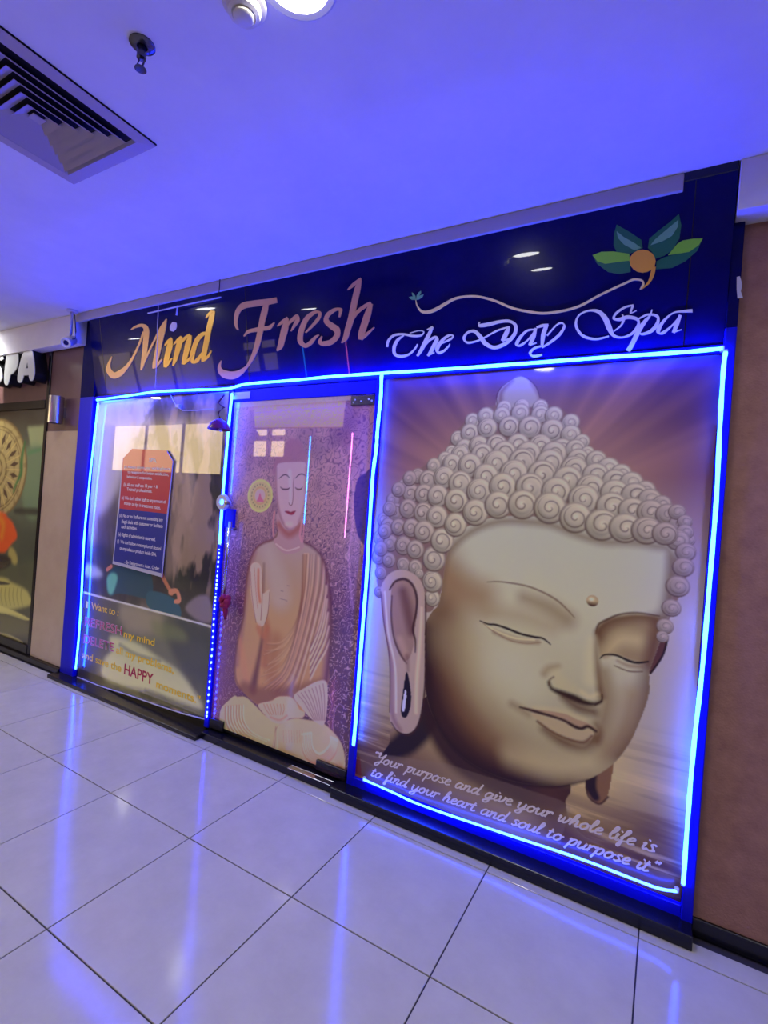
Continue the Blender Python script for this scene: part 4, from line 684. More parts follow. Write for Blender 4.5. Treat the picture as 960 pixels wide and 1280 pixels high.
addm(prism('bottom_rail',M_black,[(p[0],p[1]-.004) for p in [(-.4586,.0298),(-.1603,.0294),(.1931,.0479),(.561,.0592),(.8218,.0717),(1.0404,.0927)]]+[(1.034,.029),(-.458,.0)],.1455,.1495))
# notice board hung over the meditation poster
nb=[(.0446,1.8785),(.4423,1.8682),(.5205,1.7946),(.4941,.9633),(-.0939,.9903),(-.0646,1.8043)]; dv=[(-.0666,1.4195),(.5022,1.4167)]
nx_,nz_=nb[3][0]/2+nb[4][0]/2,nb[4][1]; t=empty('notice_board',(nx_,.135,nz_)); tag(t,'narrow red and blue notice board with clipped top corners','notice board'); inv=Matrix.Translation(-t.location)
def addn(o): o.parent=t; o.matrix_parent_inverse=inv; return o
addn(prism('board',M_edge,nb,.1350,.1415)); addn(prism('red_panel',mat('red_ink',(206,64,66),.4,coat=.6,coat_ior=1.8,coat_r=.03),[nb[0],nb[1],nb[2],(dv[1][0]-.003,dv[1][1]),(dv[0][0]+.008,dv[0][1]),(nb[5][0]+.006,nb[5][1])],.1338,.1350))
addn(prism('blue_panel',mat('blue_ink',(44,54,140),.4,coat=.6,coat_ior=1.6,coat_r=.03),[(dv[0][0]+.008,dv[0][1]),(dv[1][0]-.003,dv[1][1]),(nb[3][0]-.004,nb[3][1]+.028),(nb[4][0]+.010,nb[4][1]+.022)],.1338,.1350))
for s_,ab_,h_ in (
 ('SPA',[(.2569,1.7841),(.3428,1.7785)],0.03),
 ('(a) Always inform your working hours',[(-.0362,1.7309),(.4963,1.7269)],0.022),
 ('to reception for better satisfaction,',[(.0118,1.6934),(.4907,1.6861)],0.022),
 ('behaviour & cooperation.',[(.0084,1.6571),(.3089,1.6528)],0.022),
 ('(b) All our staff are 18 year + &',[(-.0255,1.5955),(.3788,1.5932)],0.024),
 ('Trained professionals.',[(.0182,1.5611),(.32,1.5583)],0.024),
 ("(c) We don't allow Staff to any amount of",[(-.0387,1.493),(.4822,1.4889)],0.026),
 ('money or tips in treatment room.',[(-.0021,1.4539),(.4282,1.4425)],0.026),
 ('(d) No or no Staff are not consulting any',[(-.0498,1.3564),(.4642,1.3586)],0.026),
 ('illegal deals with customer or facilitate',[(-.0164,1.3127),(.4677,1.3135)],0.026),
 ('such activities.',[(-.0156,1.2741),(.1783,1.2734)],0.026),
 ('(e) Rights of admission is reserved.',[(-.048,1.2131),(.3984,1.2117)],0.026),
 ("(f)  We don't allow consumption of alcohol",[(-.0534,1.1592),(.4654,1.1522)],0.026),
 ('or any tobacco product inside SPA.',[(-.0152,1.1096),(.4217,1.1043)],0.026),
 ('- By Department : Asan. Order',[(.0562,1.0115),(.4645,1.0092)],0.026),
):
    addn(words('lettering',M_w,s_,ab_[0],ab_[1],h_,.1332,None,.02))

# ---------------------------------------------------------------- glass door
d=empty('door_1',(1.62,.15,.05)); tag(d,kind='structure'); inv=Matrix.Translation(-d.location)
def addd(o): o.parent=d; o.matrix_parent_inverse=inv; return o
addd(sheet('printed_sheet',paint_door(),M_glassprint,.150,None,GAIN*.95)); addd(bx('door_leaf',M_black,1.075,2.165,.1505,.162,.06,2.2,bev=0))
addd(bx('patch_fitting',M_chrome,2.00,2.160,.136,.150,2.13,2.185)); addd(bx('patch_fitting',M_black,1.95,2.155,.132,.150,.055,.115)); addd(bx('patch_fitting',M_black,1.078,1.20,.134,.150,.055,.12)); 
for k,(a_,b_) in enumerate(((2.03,2.16),(2.07,2.15),(2.12,2.16),(2.14,2.15),(2.02,2.145))): addd(lathe('screw',M_white,[(0,0),(.005,0),(.005,.003),(0,.004)],None,(a_,.136,b_),(math.pi/2,0,0),10))
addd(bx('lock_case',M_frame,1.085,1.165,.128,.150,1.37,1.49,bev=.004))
h0,h1=[(1.1695,1.4104),(1.1584,.8344)]
hd=addd(tube('handle',M_steel,[(h0[0],.10,h0[1]),(h1[0],.10,h1[1])],.011,seg=12))
for z_ in (h0[1]-.05,h1[1]+.05): addd(tube('handle_post',M_steel,[(h0[0],.10,z_),(h0[0],.15,z_)],.007))
lk=[(1.068,1.5311),(1.1158,1.5286)]
addd(lathe('lock_rosette',M_white,[(.014,0),(.052,0),(.055,.006),(.048,.020),(.020,.020),(.014,0)],None,(lk[0][0],.127,lk[0][1]),(math.pi/2,0,0))); addd(lathe('key_cylinder',M_steel,[(0,.0),(.013,0),(.013,.026),(0,.028)],None,(lk[1][0],.127,lk[1][1]),(math.pi/2,0,0)))
addd(bx('sticker',M_white,1.0651830694680315,1.2222381348762936,.134,.1365,2.205,2.25,bev=0))
# ---------------------------------------------------------------- blue light tubes
def led(label,L,r=.0065,y=.118,beads=None,m=None):
    P=wallpts(L,y,5); P=[(p[0],y,p[2]) for p in P]; t=empty('led_strip',P[0]); tag(t,label,'LED strip light','blue LED strips round the shop front'); inv=Matrix.Translation(-Vector(P[0]))
    R=[r*(1+.10*math.sin(i*1.7)) for i in range(len(P))]
    o=tube('light_tube',m or M_led,P,R,seg=10); o.parent=t; o.matrix_parent_inverse=inv
    for k in (0,-1):
        c=bx('end_clip',M_white,P[k][0]-.008,P[k][0]+.008,y,.132,P[k][2]-.012,P[k][2]+.012); c.parent=t; c.matrix_parent_inverse=inv
    if beads:
        Q=wallpts(beads,y,12); d_=0; last=Vector(Q[0]); bm=bmesh.new(); bmesh.ops.create_icosphere(bm,subdivisions=1,radius=1); me=bmmesh('bead',bm,True); me.materials.append(M_led2); cn=0
        w_=tube('glowing_sleeve',M_led3,Q[::4]+[Q[-1]],.003,seg=6); w_.parent=t; w_.matrix_parent_inverse=inv  # sleeve emits a dim blue of its own to join the beads
        for q in Q[1:]:
            if (Vector(q)-last).length>=.022:
                last=Vector(q); s_=(.0085 if cn%5 else .0055); b=link('bead',me,None,None,last); b.scale=(s_*.75,s_*.75,s_*1.3); b.parent=t; b.matrix_parent_inverse=inv; cn+=1
    return t
led('long blue tube across the top of the shop front, under the navy sign',[(-.4363,2.2664),(-.0505,2.2795),(.309,2.2933),(.6881,2.2846),(1.0229,2.274),(1.2005,2.2948),(1.5324,2.2939),(1.8823,2.2966),(2.19,2.2928),(2.3128,2.2904),(2.6034,2.2852),(3.0134,2.2816),(3.3618,2.2802),(3.5908,2.2761),(3.7327,2.2786)],.0075,m=M_ledtop)
led('upright blue tube on the far left edge of the shop front',[(-.4165,2.2399),(-.4335,1.9451),(-.4555,1.5588),(-.468,1.139),(-.447,.7227),(-.4386,.4025),(-.4502,.1042)])
led('upright blue strip beside the door handle, breaking into beads below',[(1.0779,2.2396),(1.0697,2.0047),(1.0649,1.6332),(1.0642,1.4656),(1.068,1.2566)],.0080,beads=[(1.068,1.2566),(1.0676,.9478),(1.0651,.8323),(1.0712,.6084),(1.0713,.3573),(1.0686,.1317)])
led('upright blue tube between the door and the big head poster',[(2.2006,2.2856),(2.2062,2.164),(2.2034,2.0819),(2.2009,1.9607),(2.2028,1.887),(2.1933,1.7369),(2.1972,1.4405),(2.2026,1.1724),(2.2013,.9339),(2.2009,.6738),(2.2012,.3835),(2.1987,.2788)],.0085)
led('upright blue tube on the right edge of the shop front beside the brown wall',[(3.7439,2.2635),(3.7411,2.186),(3.7439,1.9652),(3.7501,1.6983),(3.7493,1.4406),(3.7463,1.0364),(3.7378,.7387),(3.7358,.4608),(3.7371,.1934)],.0075)
led('blue tube running along the bottom of the big head poster',[(2.2785,.117),(2.452,.1099),(2.6258,.1017),(3.022,.1199),(3.3601,.1387),(3.5824,.1391),(3.6616,.1415),(3.718,.1569)],.0052,m=M_ledlow)
# ---------------------------------------------------------------- navy shop sign with its lettering
sg=empty('shop_sign',(0,.15,2.30),(math.radians(10.0),0,0)); tag(sg,'long navy sign over the shop front reading Mind Fresh The Day Spa','sign')
bx('sign_board',M_navy,-.50,3.737,-.0005,.012,0,.665,sg,bev=.001)
bx('top_rail',M_black,-.50,3.737,-.004,.014,.632,.668,sg); 
for x_,m_ in ((-.36,M_black),(1.195,M_black),(3.60,M_black)): bx('seam_strip',m_,x_,x_+.004,-.0015,.0,.005,.63,sg,bev=0)
pr=[(0,0,.012),(0,.0,0)]
bm=bmesh.new(); vs_=[bm.verts.new(p) for p in ((-.50,.012,.0),(-.50,.012,.66),(-.50,.112,.64),(3.737,.012,.0),(3.737,.012,.66),(3.737,.112,.64))]
for f_ in ((0,1,2),(3,5,4),(1,4,5,2),(0,2,5,3),(0,3,4,1)): bm.faces.new([vs_[i] for i in f_])
link('rear_frame',bmmesh('rear_frame',bm),M_black,sg)
YF,YB=-.004,-.0004
def L_(m,*S,n=5): return ribbons('letter',m,S,YF,YB,sg,n)
L_(M_gold2,[(-.2406,.2977,-.2337,.2955),(-.3032,.2481,-.2662,.2397),(-.3302,.1946,-.2636,.2036),(-.262,.1338,-.2272,.1771),(-.1497,.1409,-.1824,.1821),(-.059,.1893,-.0909,.2102),(.0196,.2481,-.0055,.2598),(.0911,.3194,.0695,.3277),(.1433,.3793,.1226,.3862),(.1798,.4343,.1622,.4398)],[(.0257,.4639,.0216,.4689),(.0792,.4721,.071,.4867),(.146,.4741,.1475,.495),(.173,.4599,.2122,.4777),(.1738,.44,.238,.437),(.1649,.3969,.226,.3877),(.1449,.3195,.2011,.3105),(.1252,.2576,.1762,.2481),(.1071,.2051,.145,.1968),(.098,.1691,.113,.1654)],[(.1141,.1679,.103,.1716),(.1868,.2471,.1669,.2542),(.2469,.3105,.2277,.3182),(.3051,.3676,.2864,.3756),(.3542,.4138,.333,.423)],[(.4332,.496,.4419,.4928),(.3858,.4653,.4298,.4494),(.3448,.4296,.4123,.4099),(.3151,.3688,.3827,.3534),(.2892,.2977,.3495,.2845),(.264,.2422,.3187,.2294),(.2469,.201,.2916,.1895),(.2419,.1716,.2608,.1663)],[(.2791,.1695,.2555,.1895),(.318,.1902,.2977,.2049),(.3619,.2249,.3537,.2304)])
L_(M_gold,[(.3991,.3151,.3908,.3205),(.4445,.3349,.425,.3495),(.4847,.3544,.4701,.3673)],[(.4617,.3618,.4877,.3554),(.4224,.317,.48,.3028),(.3972,.2677,.4529,.2541),(.3744,.2169,.4263,.2054),(.3669,.1712,.3955,.1654)],[(.3986,.1663,.3739,.1852),(.44,.1919,.4203,.2049),(.4718,.2228,.4631,.2277)])
ribbons('letter_dot',M_w,[[(.5,.4676,.5371,.4569),(.4765,.4507,.5365,.4314),(.4642,.4323,.5206,.4127),(.4673,.4124,.4966,.4026)]],YF,YB,sg)  # white paints in a lamp reflection on the gold dot
L_(M_gold,[(.4944,.3111,.4866,.3165),(.5438,.333,.526,.3467),(.5876,.354,.5732,.3666)],[(.5695,.3635,.5913,.3571),(.5233,.3183,.5793,.3027),(.4999,.2688,.5492,.2558),(.4775,.2195,.5191,.2075),(.4598,.1747,.4759,.1695)],[(.5317,.2806,.5253,.2839),(.5809,.3132,.563,.3239),(.6315,.3403,.6123,.3569),(.6763,.3554,.6627,.3716)],[(.6616,.364,.6874,.3569),(.6203,.3184,.6769,.3037),(.5954,.2602,.6466,.2471),(.573,.2115,.6168,.1995),(.5627,.1778,.589,.1703)],[(.592,.1706,.5764,.1863),(.6456,.1928,.6285,.2063),(.6904,.2304,.6826,.2354)])
L_(M_gold,[(.8382,.3647,.8419,.3552),(.7864,.366,.8052,.3441),(.7226,.3366,.7597,.3165),(.6806,.2828,.7239,.2695),(.6547,.2272,.701,.2201),(.6642,.1757,.6906,.1866),(.7267,.175,.705,.1961),(.7706,.2106,.7498,.2226),(.8225,.2623,.8107,.2686)],[(.8853,.4954,.9262,.4852),(.8625,.4472,.9115,.434),(.8313,.3839,.8808,.371),(.8079,.323,.8568,.3117),(.7844,.2619,.8323,.2511),(.7671,.2141,.8111,.2042),(.7642,.1783,.7855,.1735)],[(.7955,.1765,.7781,.1931),(.8418,.1994,.824,.2116),(.8728,.2367,.8645,.2409)],[(.838,.4492,.8305,.4543),(.8734,.4654,.8564,.4782),(.9019,.4811,.8879,.4929)])
L_(M_gold_unlit,[(1.4552,.4972,1.4614,.4653),(1.3731,.4991,1.3783,.4635),(1.259,.505,1.2646,.4677),(1.1731,.5041,1.1934,.4676),(1.1153,.4718,1.1514,.452),(1.0934,.4177,1.1253,.4113),(1.0979,.3691,1.122,.3698),(1.1191,.3431,1.1296,.3453)],[(1.3574,.4795,1.393,.4683),(1.3287,.4306,1.3776,.4156),(1.3082,.3779,1.3536,.3655),(1.2896,.3195,1.334,.3081),(1.2673,.2618,1.31,.2494),(1.2438,.209,1.2796,.196),(1.2097,.1558,1.2354,.1435),(1.1712,.1168,1.1883,.1041),(1.1089,.0959,1.1321,.0646),(1.0506,.0917,1.0555,.042),(1.0001,.1005,.972,.0551),(.9664,.1107,.9235,.0921),(.9484,.1304,.9209,.1333),(.9584,.1676,.9519,.1695)],[(1.1745,.2983,1.1679,.3036),(1.2174,.3152,1.205,.3341),(1.2771,.3167,1.2714,.341),(1.3381,.3171,1.3337,.3434),(1.3955,.3185,1.382,.3412),(1.434,.3509,1.4281,.3562)])
L_(M_gold_unlit,[(1.454,.3285,1.4496,.3331),(1.5005,.3416,1.4854,.3584),(1.5431,.3615,1.531,.3756)],[(1.5231,.3694,1.5436,.3633),(1.4878,.3207,1.5373,.306),(1.4664,.264,1.5121,.2504),(1.4501,.2188,1.4882,.2028),(1.4368,.1904,1.4459,.1843)],[(1.5158,.3109,1.5095,.3157),(1.5647,.3382,1.5497,.3521),(1.6139,.3596,1.6082,.3804),(1.5991,.354,1.6279,.344),(1.5777,.3264,1.5976,.315),(1.5549,.2915,1.5608,.2881)])
L_(M_gold_unlit,[(1.6711,.267,1.664,.2733),(1.7188,.2925,1.7053,.3037),(1.7744,.3316,1.7548,.3433),(1.7855,.3697,1.7661,.3641),(1.7365,.3846,1.7451,.367),(1.6662,.357,1.6932,.3382),(1.6185,.293,1.6568,.2803),(1.6061,.2265,1.646,.2294),(1.6558,.1854,1.664,.2079),(1.7089,.1973,1.6903,.2176),(1.7461,.2299,1.7327,.2428),(1.7675,.2437,1.7631,.2496)])
L_(M_gold_unlit,[(1.9174,.3259,1.9064,.3287),(1.9326,.3698,1.9095,.3614),(1.8769,.38,1.8854,.3615),(1.82,.3568,1.843,.3402),(1.8032,.3155,1.8378,.3203),(1.8399,.2775,1.8682,.2995),(1.8708,.2553,1.9103,.269),(1.876,.2378,1.9096,.2225),(1.8424,.2122,1.8597,.186),(1.7933,.2081,1.7923,.1821),(1.783,.2074,1.7563,.2069),(1.7899,.2365,1.7821,.2395)])
L_(M_gold_unlit,[(1.9731,.4618,1.969,.4661),(2.0171,.4781,2.0034,.493),(2.064,.5068,2.0564,.5153)],[(2.0454,.5094,2.0642,.5024),(2.0179,.4638,2.0545,.4512),(1.9921,.3877,2.0309,.3757),(1.9708,.3166,2.0098,.3041),(1.9473,.257,1.9832,.2446),(1.9342,.2154,1.9624,.2016),(1.9192,.1893,1.9252,.1847)],[(1.9931,.2837,1.9864,.2875),(2.0379,.33,2.0213,.3428),(2.0821,.3528,2.0694,.3693),(2.1256,.3688,2.1162,.3836)],[(2.1117,.3759,2.1328,.3678),(2.0821,.3287,2.1203,.314),(2.0576,.2767,2.0977,.2618),(2.0368,.2221,2.0751,.2102),(2.0381,.1947,2.0637,.189)],[(2.0604,.1868,2.0462,.2026),(2.1013,.212,2.0897,.2243),(2.1428,.2448,2.1389,.2488)])
L_(M_silver,[(2.2246,.1357,2.2149,.138),(2.2327,.1636,2.2199,.171),(2.2633,.1862,2.2572,.198),(2.3143,.1875,2.3147,.1986),(2.373,.1718,2.374,.1837),(2.4218,.1706,2.4179,.1803),(2.4401,.1918,2.4338,.1902),(2.4081,.2021,2.4085,.198),(2.3554,.1957,2.3566,.1917)],[(2.3187,.188,2.3222,.1836),(2.2778,.1718,2.2908,.1614),(2.2532,.1354,2.2723,.1302),(2.2579,.0926,2.2731,.1001),(2.3014,.0732,2.3021,.0875),(2.3524,.0817,2.3469,.0912),(2.3885,.1082,2.3815,.1141),(2.4043,.132,2.3983,.1356)])
L_(M_silver,[(2.4566,.1971,2.4536,.2027),(2.4901,.2053,2.4852,.2147)],[(2.4805,.2143,2.4926,.208),(2.4562,.178,2.4745,.1683),(2.433,.141,2.4524,.1306),(2.4142,.1077,2.4312,.0977),(2.3946,.0767,2.4044,.0704)],[(2.4336,.1052,2.429,.1086),(2.4693,.1395,2.4616,.1475),(2.5058,.1533,2.5034,.1651),(2.5021,.149,2.5205,.1435),(2.4846,.1208,2.5027,.1112),(2.4686,.0929,2.4851,.0827),(2.4553,.0728,2.4645,.066)],[(2.4675,.0701,2.4637,.0777),(2.498,.0808,2.4952,.0864)])
L_(M_silver,[(2.5225,.1164,2.5205,.1201),(2.5564,.1261,2.5524,.1334),(2.5901,.1368,2.5836,.1453),(2.6027,.1561,2.5944,.1526),(2.5734,.1642,2.5784,.154),(2.5317,.1417,2.5442,.1308),(2.5018,.1026,2.5213,.0965),(2.5195,.0734,2.5238,.0863),(2.5527,.0815,2.5458,.091),(2.5793,.1057,2.5734,.1106),(2.5837,.1173,2.5797,.1193)])
L_(M_silver,[(2.7311,.2063,2.7412,.2045),(2.733,.1822,2.7373,.1962),(2.7822,.1799,2.7785,.1974),(2.8367,.188,2.8343,.2018),(2.8822,.1845,2.8853,.1973),(2.9056,.1662,2.9199,.1695),(2.9006,.1335,2.9153,.1243),(2.8634,.1002,2.8732,.0859),(2.8133,.0863,2.8142,.0699),(2.7758,.1072,2.7635,.0923),(2.7517,.1374,2.7359,.1257),(2.7142,.1712,2.7085,.1575),(2.6727,.1671,2.6792,.1575),(2.6501,.1385,2.6633,.1367),(2.6733,.1099,2.6761,.12),(2.7199,.1124,2.7173,.1206),(2.7645,.1263,2.761,.133),(2.8261,.1511,2.8225,.1589),(2.8854,.1638,2.8834,.1694)],[(2.8753,.1689,2.8875,.1627),(2.8574,.1388,2.8771,.1276),(2.8439,.109,2.8557,.1015)],[(2.8545,.1005,2.8514,.1071),(2.8838,.1112,2.8818,.1155)])
L_(M_silver,[(3.0067,.1439,3.0079,.1372),(2.965,.1436,2.9696,.1352),(2.9275,.114,2.9391,.1047),(2.9128,.0828,2.9282,.0818),(2.9374,.0702,2.9335,.0802),(2.9711,.0918,2.9663,.0972),(2.9991,.1227,2.9937,.1276)],[(3.0021,.148,3.0121,.1442),(2.9883,.1123,3.0057,.1045),(2.9751,.0751,2.9869,.069)],[(2.9856,.0712,2.9831,.0789),(3.0129,.078,3.0115,.0824)])
L_(M_silver,[(3.0112,.1448,3.0085,.1524),(3.0367,.1474,3.0332,.1606),(3.0637,.1497,3.0619,.1596)],[(3.0487,.1594,3.0635,.1525),(3.0326,.1179,3.0514,.1117),(3.0318,.0695,3.0442,.0669)],[(3.0404,.0541,3.0365,.0601),(3.0802,.0735,3.0732,.083),(3.1186,.1028,3.1093,.1116),(3.1379,.1388,3.1283,.1415),(3.1202,.1599,3.12,.1524),(3.0938,.1497,3.0983,.1444),(3.0564,.1099,3.0616,.1051)],[(3.0427,.0682,3.0448,.0616),(3.0017,.0621,3.0071,.0529),(2.9786,.038,2.9902,.0357),(3.0005,.0158,3.0016,.0269),(3.0406,.0208,3.0386,.0298)])
L_(M_silver,[(3.3186,.0807,3.32,.0748),(3.2654,.0762,3.2656,.0666),(3.2152,.0965,3.2089,.0873),(3.188,.1377,3.1775,.1367),(3.1945,.1755,3.1887,.1808),(3.2316,.1905,3.2298,.1977),(3.2686,.1794,3.2741,.1926),(3.2927,.1479,3.31,.1581),(3.3111,.1059,3.3297,.1138),(3.3356,.0737,3.3421,.0836),(3.3732,.064,3.3721,.0711),(3.4133,.0754,3.4068,.0843),(3.4364,.1094,3.4261,.1143),(3.4289,.1399,3.4224,.1307),(3.3895,.1556,3.3905,.1406),(3.3567,.1498,3.3585,.1358),(3.3401,.1519,3.3301,.1484),(3.3483,.1672,3.3417,.1746),(3.3786,.186,3.375,.1937),(3.4099,.1907,3.4079,.1976)],[(3.4021,.1935,3.4106,.1898),(3.3962,.1614,3.4036,.1667),(3.4219,.1689,3.4199,.1733)],[(3.3648,.1619,3.37,.1628),(3.3691,.1427,3.379,.1402),(3.3618,.1191,3.3672,.1141),(3.3364,.0983,3.3394,.0943)])
L_(M_silver,[(3.4296,.1322,3.427,.1377),(3.4652,.1452,3.4636,.1532),(3.4969,.1341,3.5039,.141),(3.4944,.1105,3.5071,.103),(3.4751,.0871,3.4828,.0749),(3.4472,.0776,3.4486,.0683),(3.4383,.0838,3.4353,.0782)],[(3.4769,.1686,3.4809,.1666),(3.4693,.1462,3.4758,.1413),(3.4497,.1283,3.4612,.1182),(3.4285,.0967,3.4439,.086),(3.4046,.0414,3.4205,.0312),(3.3896,.0145,3.4061,.0028)])
L_(M_silver,[(3.6224,.1508,3.6239,.1376),(3.5954,.151,3.5971,.141),(3.5555,.1471,3.558,.1418),(3.5191,.1193,3.5274,.1112),(3.4989,.0796,3.5134,.0765),(3.5244,.0636,3.5199,.0745),(3.5572,.0923,3.5527,.0976),(3.5849,.1278,3.5801,.1327)],[(3.5775,.1356,3.5871,.1305),(3.565,.1024,3.5794,.0946),(3.5566,.0694,3.5671,.0635)],[(3.5658,.0662,3.5636,.0728),(3.5907,.0739,3.5896,.0772)])
# lotus emblem and its curling stem
M_g1=mat('deep_green_ink',(20,108,66),.4); M_g2=mat('leaf_green_ink',(130,204,50),.4); M_g3=mat('mist_green_ink',(110,176,124),.4); M_or=mat('orange_ink',(236,170,50),.4); M_cr=mat('cream_ink',(244,222,140),.45)
ribbons('curling_stem',M_cr,[[(2.39,.3541,2.3927,.3543),(2.3966,.3226,2.4031,.3247),(2.4222,.2882,2.4289,.2985),(2.4666,.278,2.4636,.2938),(2.5137,.287,2.5053,.3026),(2.5676,.3099,2.56,.3229),(2.6137,.3251,2.6095,.3372),(2.6746,.3266,2.6737,.3371),(2.7344,.3161,2.7361,.326),(2.8093,.2872,2.8129,.2969),(2.8912,.245,2.8944,.2548),(2.9673,.2188,2.9687,.2298),(3.0558,.2004,3.0545,.2116),(3.1806,.2095,3.1769,.2195),(3.2804,.2497,3.276,.2585),(3.3779,.2841,3.3742,.2922),(3.4065,.2921,3.405,.3004),(3.4329,.2841,3.4362,.2901),(3.4356,.2723,3.4444,.2689),(3.4276,.2546,3.4307,.252)]],YF,YB,sg,6)
for P_,m_,y_ in (([(3.2374,.421),(3.258,.3824),(3.3021,.3429),(3.3443,.3281),(3.3899,.3287),(3.3849,.3714),(3.3806,.4035),(3.3187,.4214),(3.2664,.4255)],M_g1,0),([(3.3259,.5256),(3.3177,.4882),(3.3184,.4462),(3.3318,.4175),(3.3808,.4009),(3.4102,.4086),(3.4294,.4154),(3.4226,.4474),(3.3811,.4836)],M_g1,0),([(3.5512,.5192),(3.5624,.4751),(3.5588,.4265),(3.5361,.3858),(3.509,.3705),(3.4808,.3652),(3.4647,.3936),(3.4491,.4118),(3.4518,.4469),(3.4837,.471),(3.5198,.4937)],M_g1,0),([(3.6385,.4112),(3.6237,.37),(3.5854,.3371),(3.5405,.3195),(3.4834,.3238),(3.4839,.3545),(3.5093,.3653),(3.5557,.3698),(3.5922,.3707)],M_g1,.0003)):
    prism('petal',m_,P_,YF+.002+y_,YB,sg,0)
for P_,m_ in (([(3.2374,.421),(3.2715,.4283),(3.3187,.4214),(3.3808,.4009),(3.3848,.3741),(3.3417,.3762),(3.2899,.377),(3.2574,.3933)],M_g2),([(3.3274,.4994),(3.3568,.4703),(3.3985,.4391),(3.4244,.4163),(3.4001,.4114),(3.3584,.4414),(3.3339,.4721)],M_g3),([(3.5509,.4971),(3.5511,.4725),(3.5325,.4415),(3.5006,.4275),(3.4582,.4203),(3.4715,.4381),(3.5031,.4622),(3.5298,.4817)],M_g3),([(3.6385,.4112),(3.6268,.389),(3.5968,.3699),(3.5557,.3698),(3.5231,.3705),(3.5532,.4077),(3.5709,.4167),(3.6071,.4163)],M_g2)):
    prism('petal_highlight',m_,P_,YF+.001,YB,sg,0)
prism('flower_heart',M_or,[(3.4805,.3551),(3.4758,.3727),(3.4646,.3889),(3.4485,.4014),(3.4298,.4081),(3.4114,.408),(3.3961,.4012),(3.3862,.3884),(3.3834,.3717),(3.3882,.3537),(3.3998,.3372),(3.4163,.3247),(3.4352,.3183),(3.4535,.3187),(3.4685,.3259),(3.4779,.3386)],YF-.0002,YB,sg,0); ribbons('flower_tail',M_or,[[(3.4682,.3383,3.4827,.3326),(3.4639,.3088,3.4782,.3017),(3.456,.2793,3.4635,.2726),(3.4334,.2534,3.4349,.2517)]],YF,YB,sg)
for P_ in ([(2.3695,.394),(2.377,.3895),(2.3885,.3742),(2.3913,.3591),(2.3798,.3656),(2.3712,.3815)],[(2.4199,.3941),(2.421,.3842),(2.4085,.369),(2.3942,.3587),(2.3971,.3754),(2.4085,.3884)],[(2.3521,.3734),(2.3712,.3742),(2.3902,.3617),(2.3902,.3544),(2.3683,.3584),(2.3567,.3664)],[(2.4352,.3749),(2.4284,.3628),(2.4085,.3543),(2.3925,.3541),(2.3971,.3632),(2.4171,.3726)]): prism('bud_petal',M_g3,P_,YF,YB,sg,0)
# white rod with a hook and the string hanging in front of the sign
r0,r1,r2=[(.2841,2.8311),(.6831,2.8354),(1.0188,2.8372)]
t=empty('hanging_rod',(r0[0],.02,r0[1])); tag(t,'thin white rod above the word Mind on the navy sign','rod'); inv=Matrix.Translation(-t.location)
for o in (tube('rod',M_white,[(r0[0],.02,r0[1]),(r1[0],.02,r1[1]),(r2[0],.02,r2[1])],.005),tube('hook',M_white,[(p[0],.02,p[1]) for p in [(.6012,2.8414),(.6008,2.8086),(.5962,2.7765)]],.006),tube('support_wire',M_black,[(r2[0]-.02,.02,r2[1]),(r2[0]-.02,.02,2.90),(r2[0]-.02,.02,CE)],.003)): o.parent=t; o.matrix_parent_inverse=inv
tag(tube('hanging_string',M_white,[(p[0],.02,p[1]) for p in [(.3927,2.8872),(.3989,2.7964),(.4009,2.7118),(.4144,2.626),(.4171,2.5135),(.4233,2.4009),(.4284,2.2829)]],.0028,seg=6),'thin white string hanging over the letter M of the navy sign','string')
# door bell ornament, wire sensor and flower
b0=(1.095,1.9866); t=empty('bell_ornament',(b0[0],.02,b0[1])); tag(t,'small purple bell ornament hanging at the top corner of the door','bell')
lathe('bell',mat('purple_plastic',(110,20,90),.35),[(.072,0),(.068,.012),(.056,.035),(.034,.055),(.016,.066),(0,.07)],t); tube('cord',mat('maroon_cord',(90,30,70),.7),[(0,0,.068),(-.02,.0,.11),(.03,.0,.14),(-.03,.0,.17),(.0,.02,.225)],.006,t,6); lathe('clapper',M_white,[(0,-.012),(.012,0),(.004,.015),(0,.04)],t,(.01,0,-.004),seg=12)
s0=(.5347,2.1798); t=empty('wire_sensor',(s0[0],.135,s0[1])); tag(t,'tiny white sensor with a loose wire near the top of the meditation poster','sensor')
bx('sensor_body',M_white,-.022,.022,-.012,.013,-.012,.014,t); tube('wire',M_white,[(-.10,.005,.09),(-.05,-.005,.04),(0,-.012,.0),(.05,-.005,-.03),(.2,-.004,-.035),(.37,-.005,-.03)],.0025,t,6)
f0=(1.1891,.9026); t=empty('red_flower_tassel',(f0[0],.085,f0[1])); tag(t,'crimson flower tassel tied to the door handle','tassel'); M_cri=mat('crimson_cloth',(150,10,60),.7)
rnd=random.Random(4)
for k in range(7):
    bm=bmesh.new(); bmesh.ops.create_icosphere(bm,subdivisions=2,radius=.022); 
    for v in bm.verts: v.co*=1+.25*math.sin(v.co.x*300+k)*math.cos(v.co.z*260)
    link('petal',bmmesh('petal',bm,True),M_cri,t,(.022*math.cos(k*.9),.008*math.sin(k*2),.026*math.sin(k*.9)))
tube('tail',M_cri,[(0,0,-.02),(.012,0,-.06),(.015,0,-.11)],[.014,.017,.008],t)
# torn silver tape on the right post
tag(prism('tape_scrap',M_edge,[(3.7616,2.5525),(3.7717,2.5539),(3.7814,2.5185),(3.7779,2.4944),(3.787,2.4684),(3.7694,2.4679),(3.7647,2.5026)],.1185,.1195),'torn silver tape on the dark right post','tape')
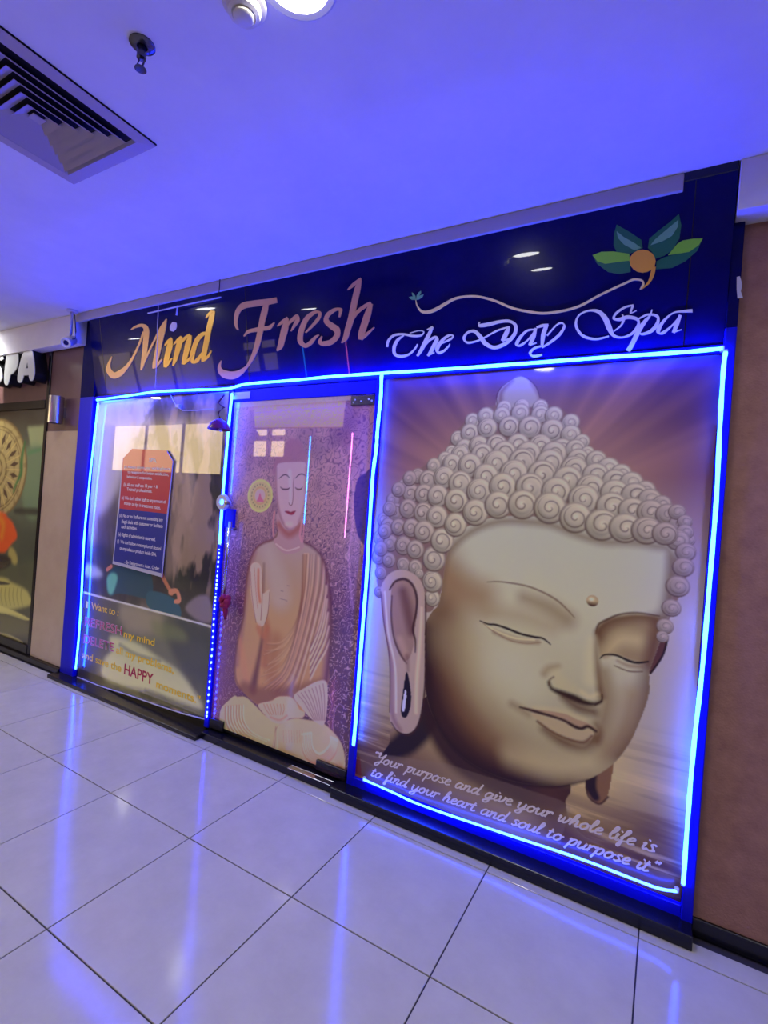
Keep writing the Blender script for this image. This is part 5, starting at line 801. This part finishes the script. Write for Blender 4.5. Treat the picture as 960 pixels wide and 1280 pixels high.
# ---------------------------------------------------------------- left post and the neighbouring shop
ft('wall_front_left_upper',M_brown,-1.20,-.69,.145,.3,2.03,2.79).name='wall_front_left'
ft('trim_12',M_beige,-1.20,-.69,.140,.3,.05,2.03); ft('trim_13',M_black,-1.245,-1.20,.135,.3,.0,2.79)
ft('trim_14',M_brown,-7.8,-1.245,.15,.3,2.31,2.79); ft('trim_15',M_black,-7.8,-1.245,.130,.3,2.235,2.31); ft('baseboard_left_shop',M_black,-7.8,-.69,.11,.3,0,.05).name='baseboard_left'
ft('trim_16',M_black,-7.8,-1.245,.13,.3,.05,.13); ft('wall_shop_left',M_black,-7.8,-1.245,.165,.3,.13,2.235).name='wall_front_far_left'
tw,addw=board('wheel_poster','dark poster with a carved stone wheel and an orange cloth in the next shop',paint_wheel(),M_glassprint,GAIN*.8,-2.95,-1.245,.13,2.24)
c0=(-.9379,2.082); t=empty('wall_sconce',(c0[0],.07,c0[1])); tag(t,'brushed steel cylinder wall light on the left pillar','wall light')
lathe('cylinder_shade',M_steel,[(.047,0),(.057,0),(.057,.225),(.047,.225),(.047,0)],t,seg=32); lathe('inner_cap',M_black,[(0,.1),(.041,.1),(.041,.12),(0,.12)],t); bx('wall_bracket',M_steel,-.02,.02,.045,.078,.06,.14,t)
# raised letters of the neighbour
t=empty('neighbour_sign',(-2.2,.15,2.45)); tag(t,'thick white raised letters S P A on the next shop front','sign'); inv=Matrix.Translation(-t.location)
M_let=mat('white_acrylic_letter',(206,212,206),.3); M_side=mat('black_letter_side',(12,12,16),.4)
def big(S,holes=()):
    m0=[np.array(s) for s in S]
    o=ribbons('letter',M_let,S,.040,.046); o.parent=t; o.matrix_parent_inverse=inv
    o=ribbons('letter_side',M_side,S,.047,.150); o.parent=t; o.matrix_parent_inverse=inv
big([[(-1.4312,2.7669,-1.3763,2.7522),(-1.477,2.7417,-1.3664,2.7137),(-1.5198,2.6677,-1.396,2.6401),(-1.5503,2.5711,-1.4323,2.5487),(-1.5578,2.4858,-1.4692,2.4722),(-1.5287,2.4543,-1.4978,2.4512)],[(-1.4165,2.7592,-1.3609,2.7569),(-1.4179,2.7057,-1.3219,2.7016),(-1.3977,2.6177,-1.2872,2.6131),(-1.3704,2.531,-1.2672,2.525),(-1.348,2.4783,-1.2814,2.4726),(-1.3247,2.4574,-1.3025,2.4554)],[(-1.4695,2.5129,-1.4888,2.576),(-1.3109,2.5085,-1.3294,2.5705)]])
big([[(-1.7716,2.8041,-1.6904,2.7927),(-1.7939,2.7257,-1.6721,2.7085),(-1.8021,2.6468,-1.6801,2.6296),(-1.8072,2.5466,-1.6931,2.532),(-1.7964,2.4743,-1.7147,2.4654),(-1.7659,2.4458,-1.7414,2.4439)],[(-1.7652,2.7406,-1.7477,2.7974),(-1.7069,2.735,-1.6219,2.7656),(-1.681,2.6917,-1.5706,2.684),(-1.6881,2.622,-1.5793,2.5977),(-1.7166,2.5752,-1.6535,2.5438),(-1.7428,2.5733,-1.7264,2.5429)]])
big([[(-1.8409,2.6945,-1.8915,2.6828),(-1.9022,2.7542,-1.9477,2.7142),(-2.0597,2.7698,-1.9822,2.7161),(-2.128,2.7006,-2.0063,2.6904),(-2.0558,2.626,-1.954,2.652),(-1.982,2.5859,-1.8663,2.5981),(-1.9606,2.5307,-1.8445,2.5086),(-1.9867,2.5039,-1.9515,2.4525),(-2.044,2.5216,-2.0744,2.4974)]])
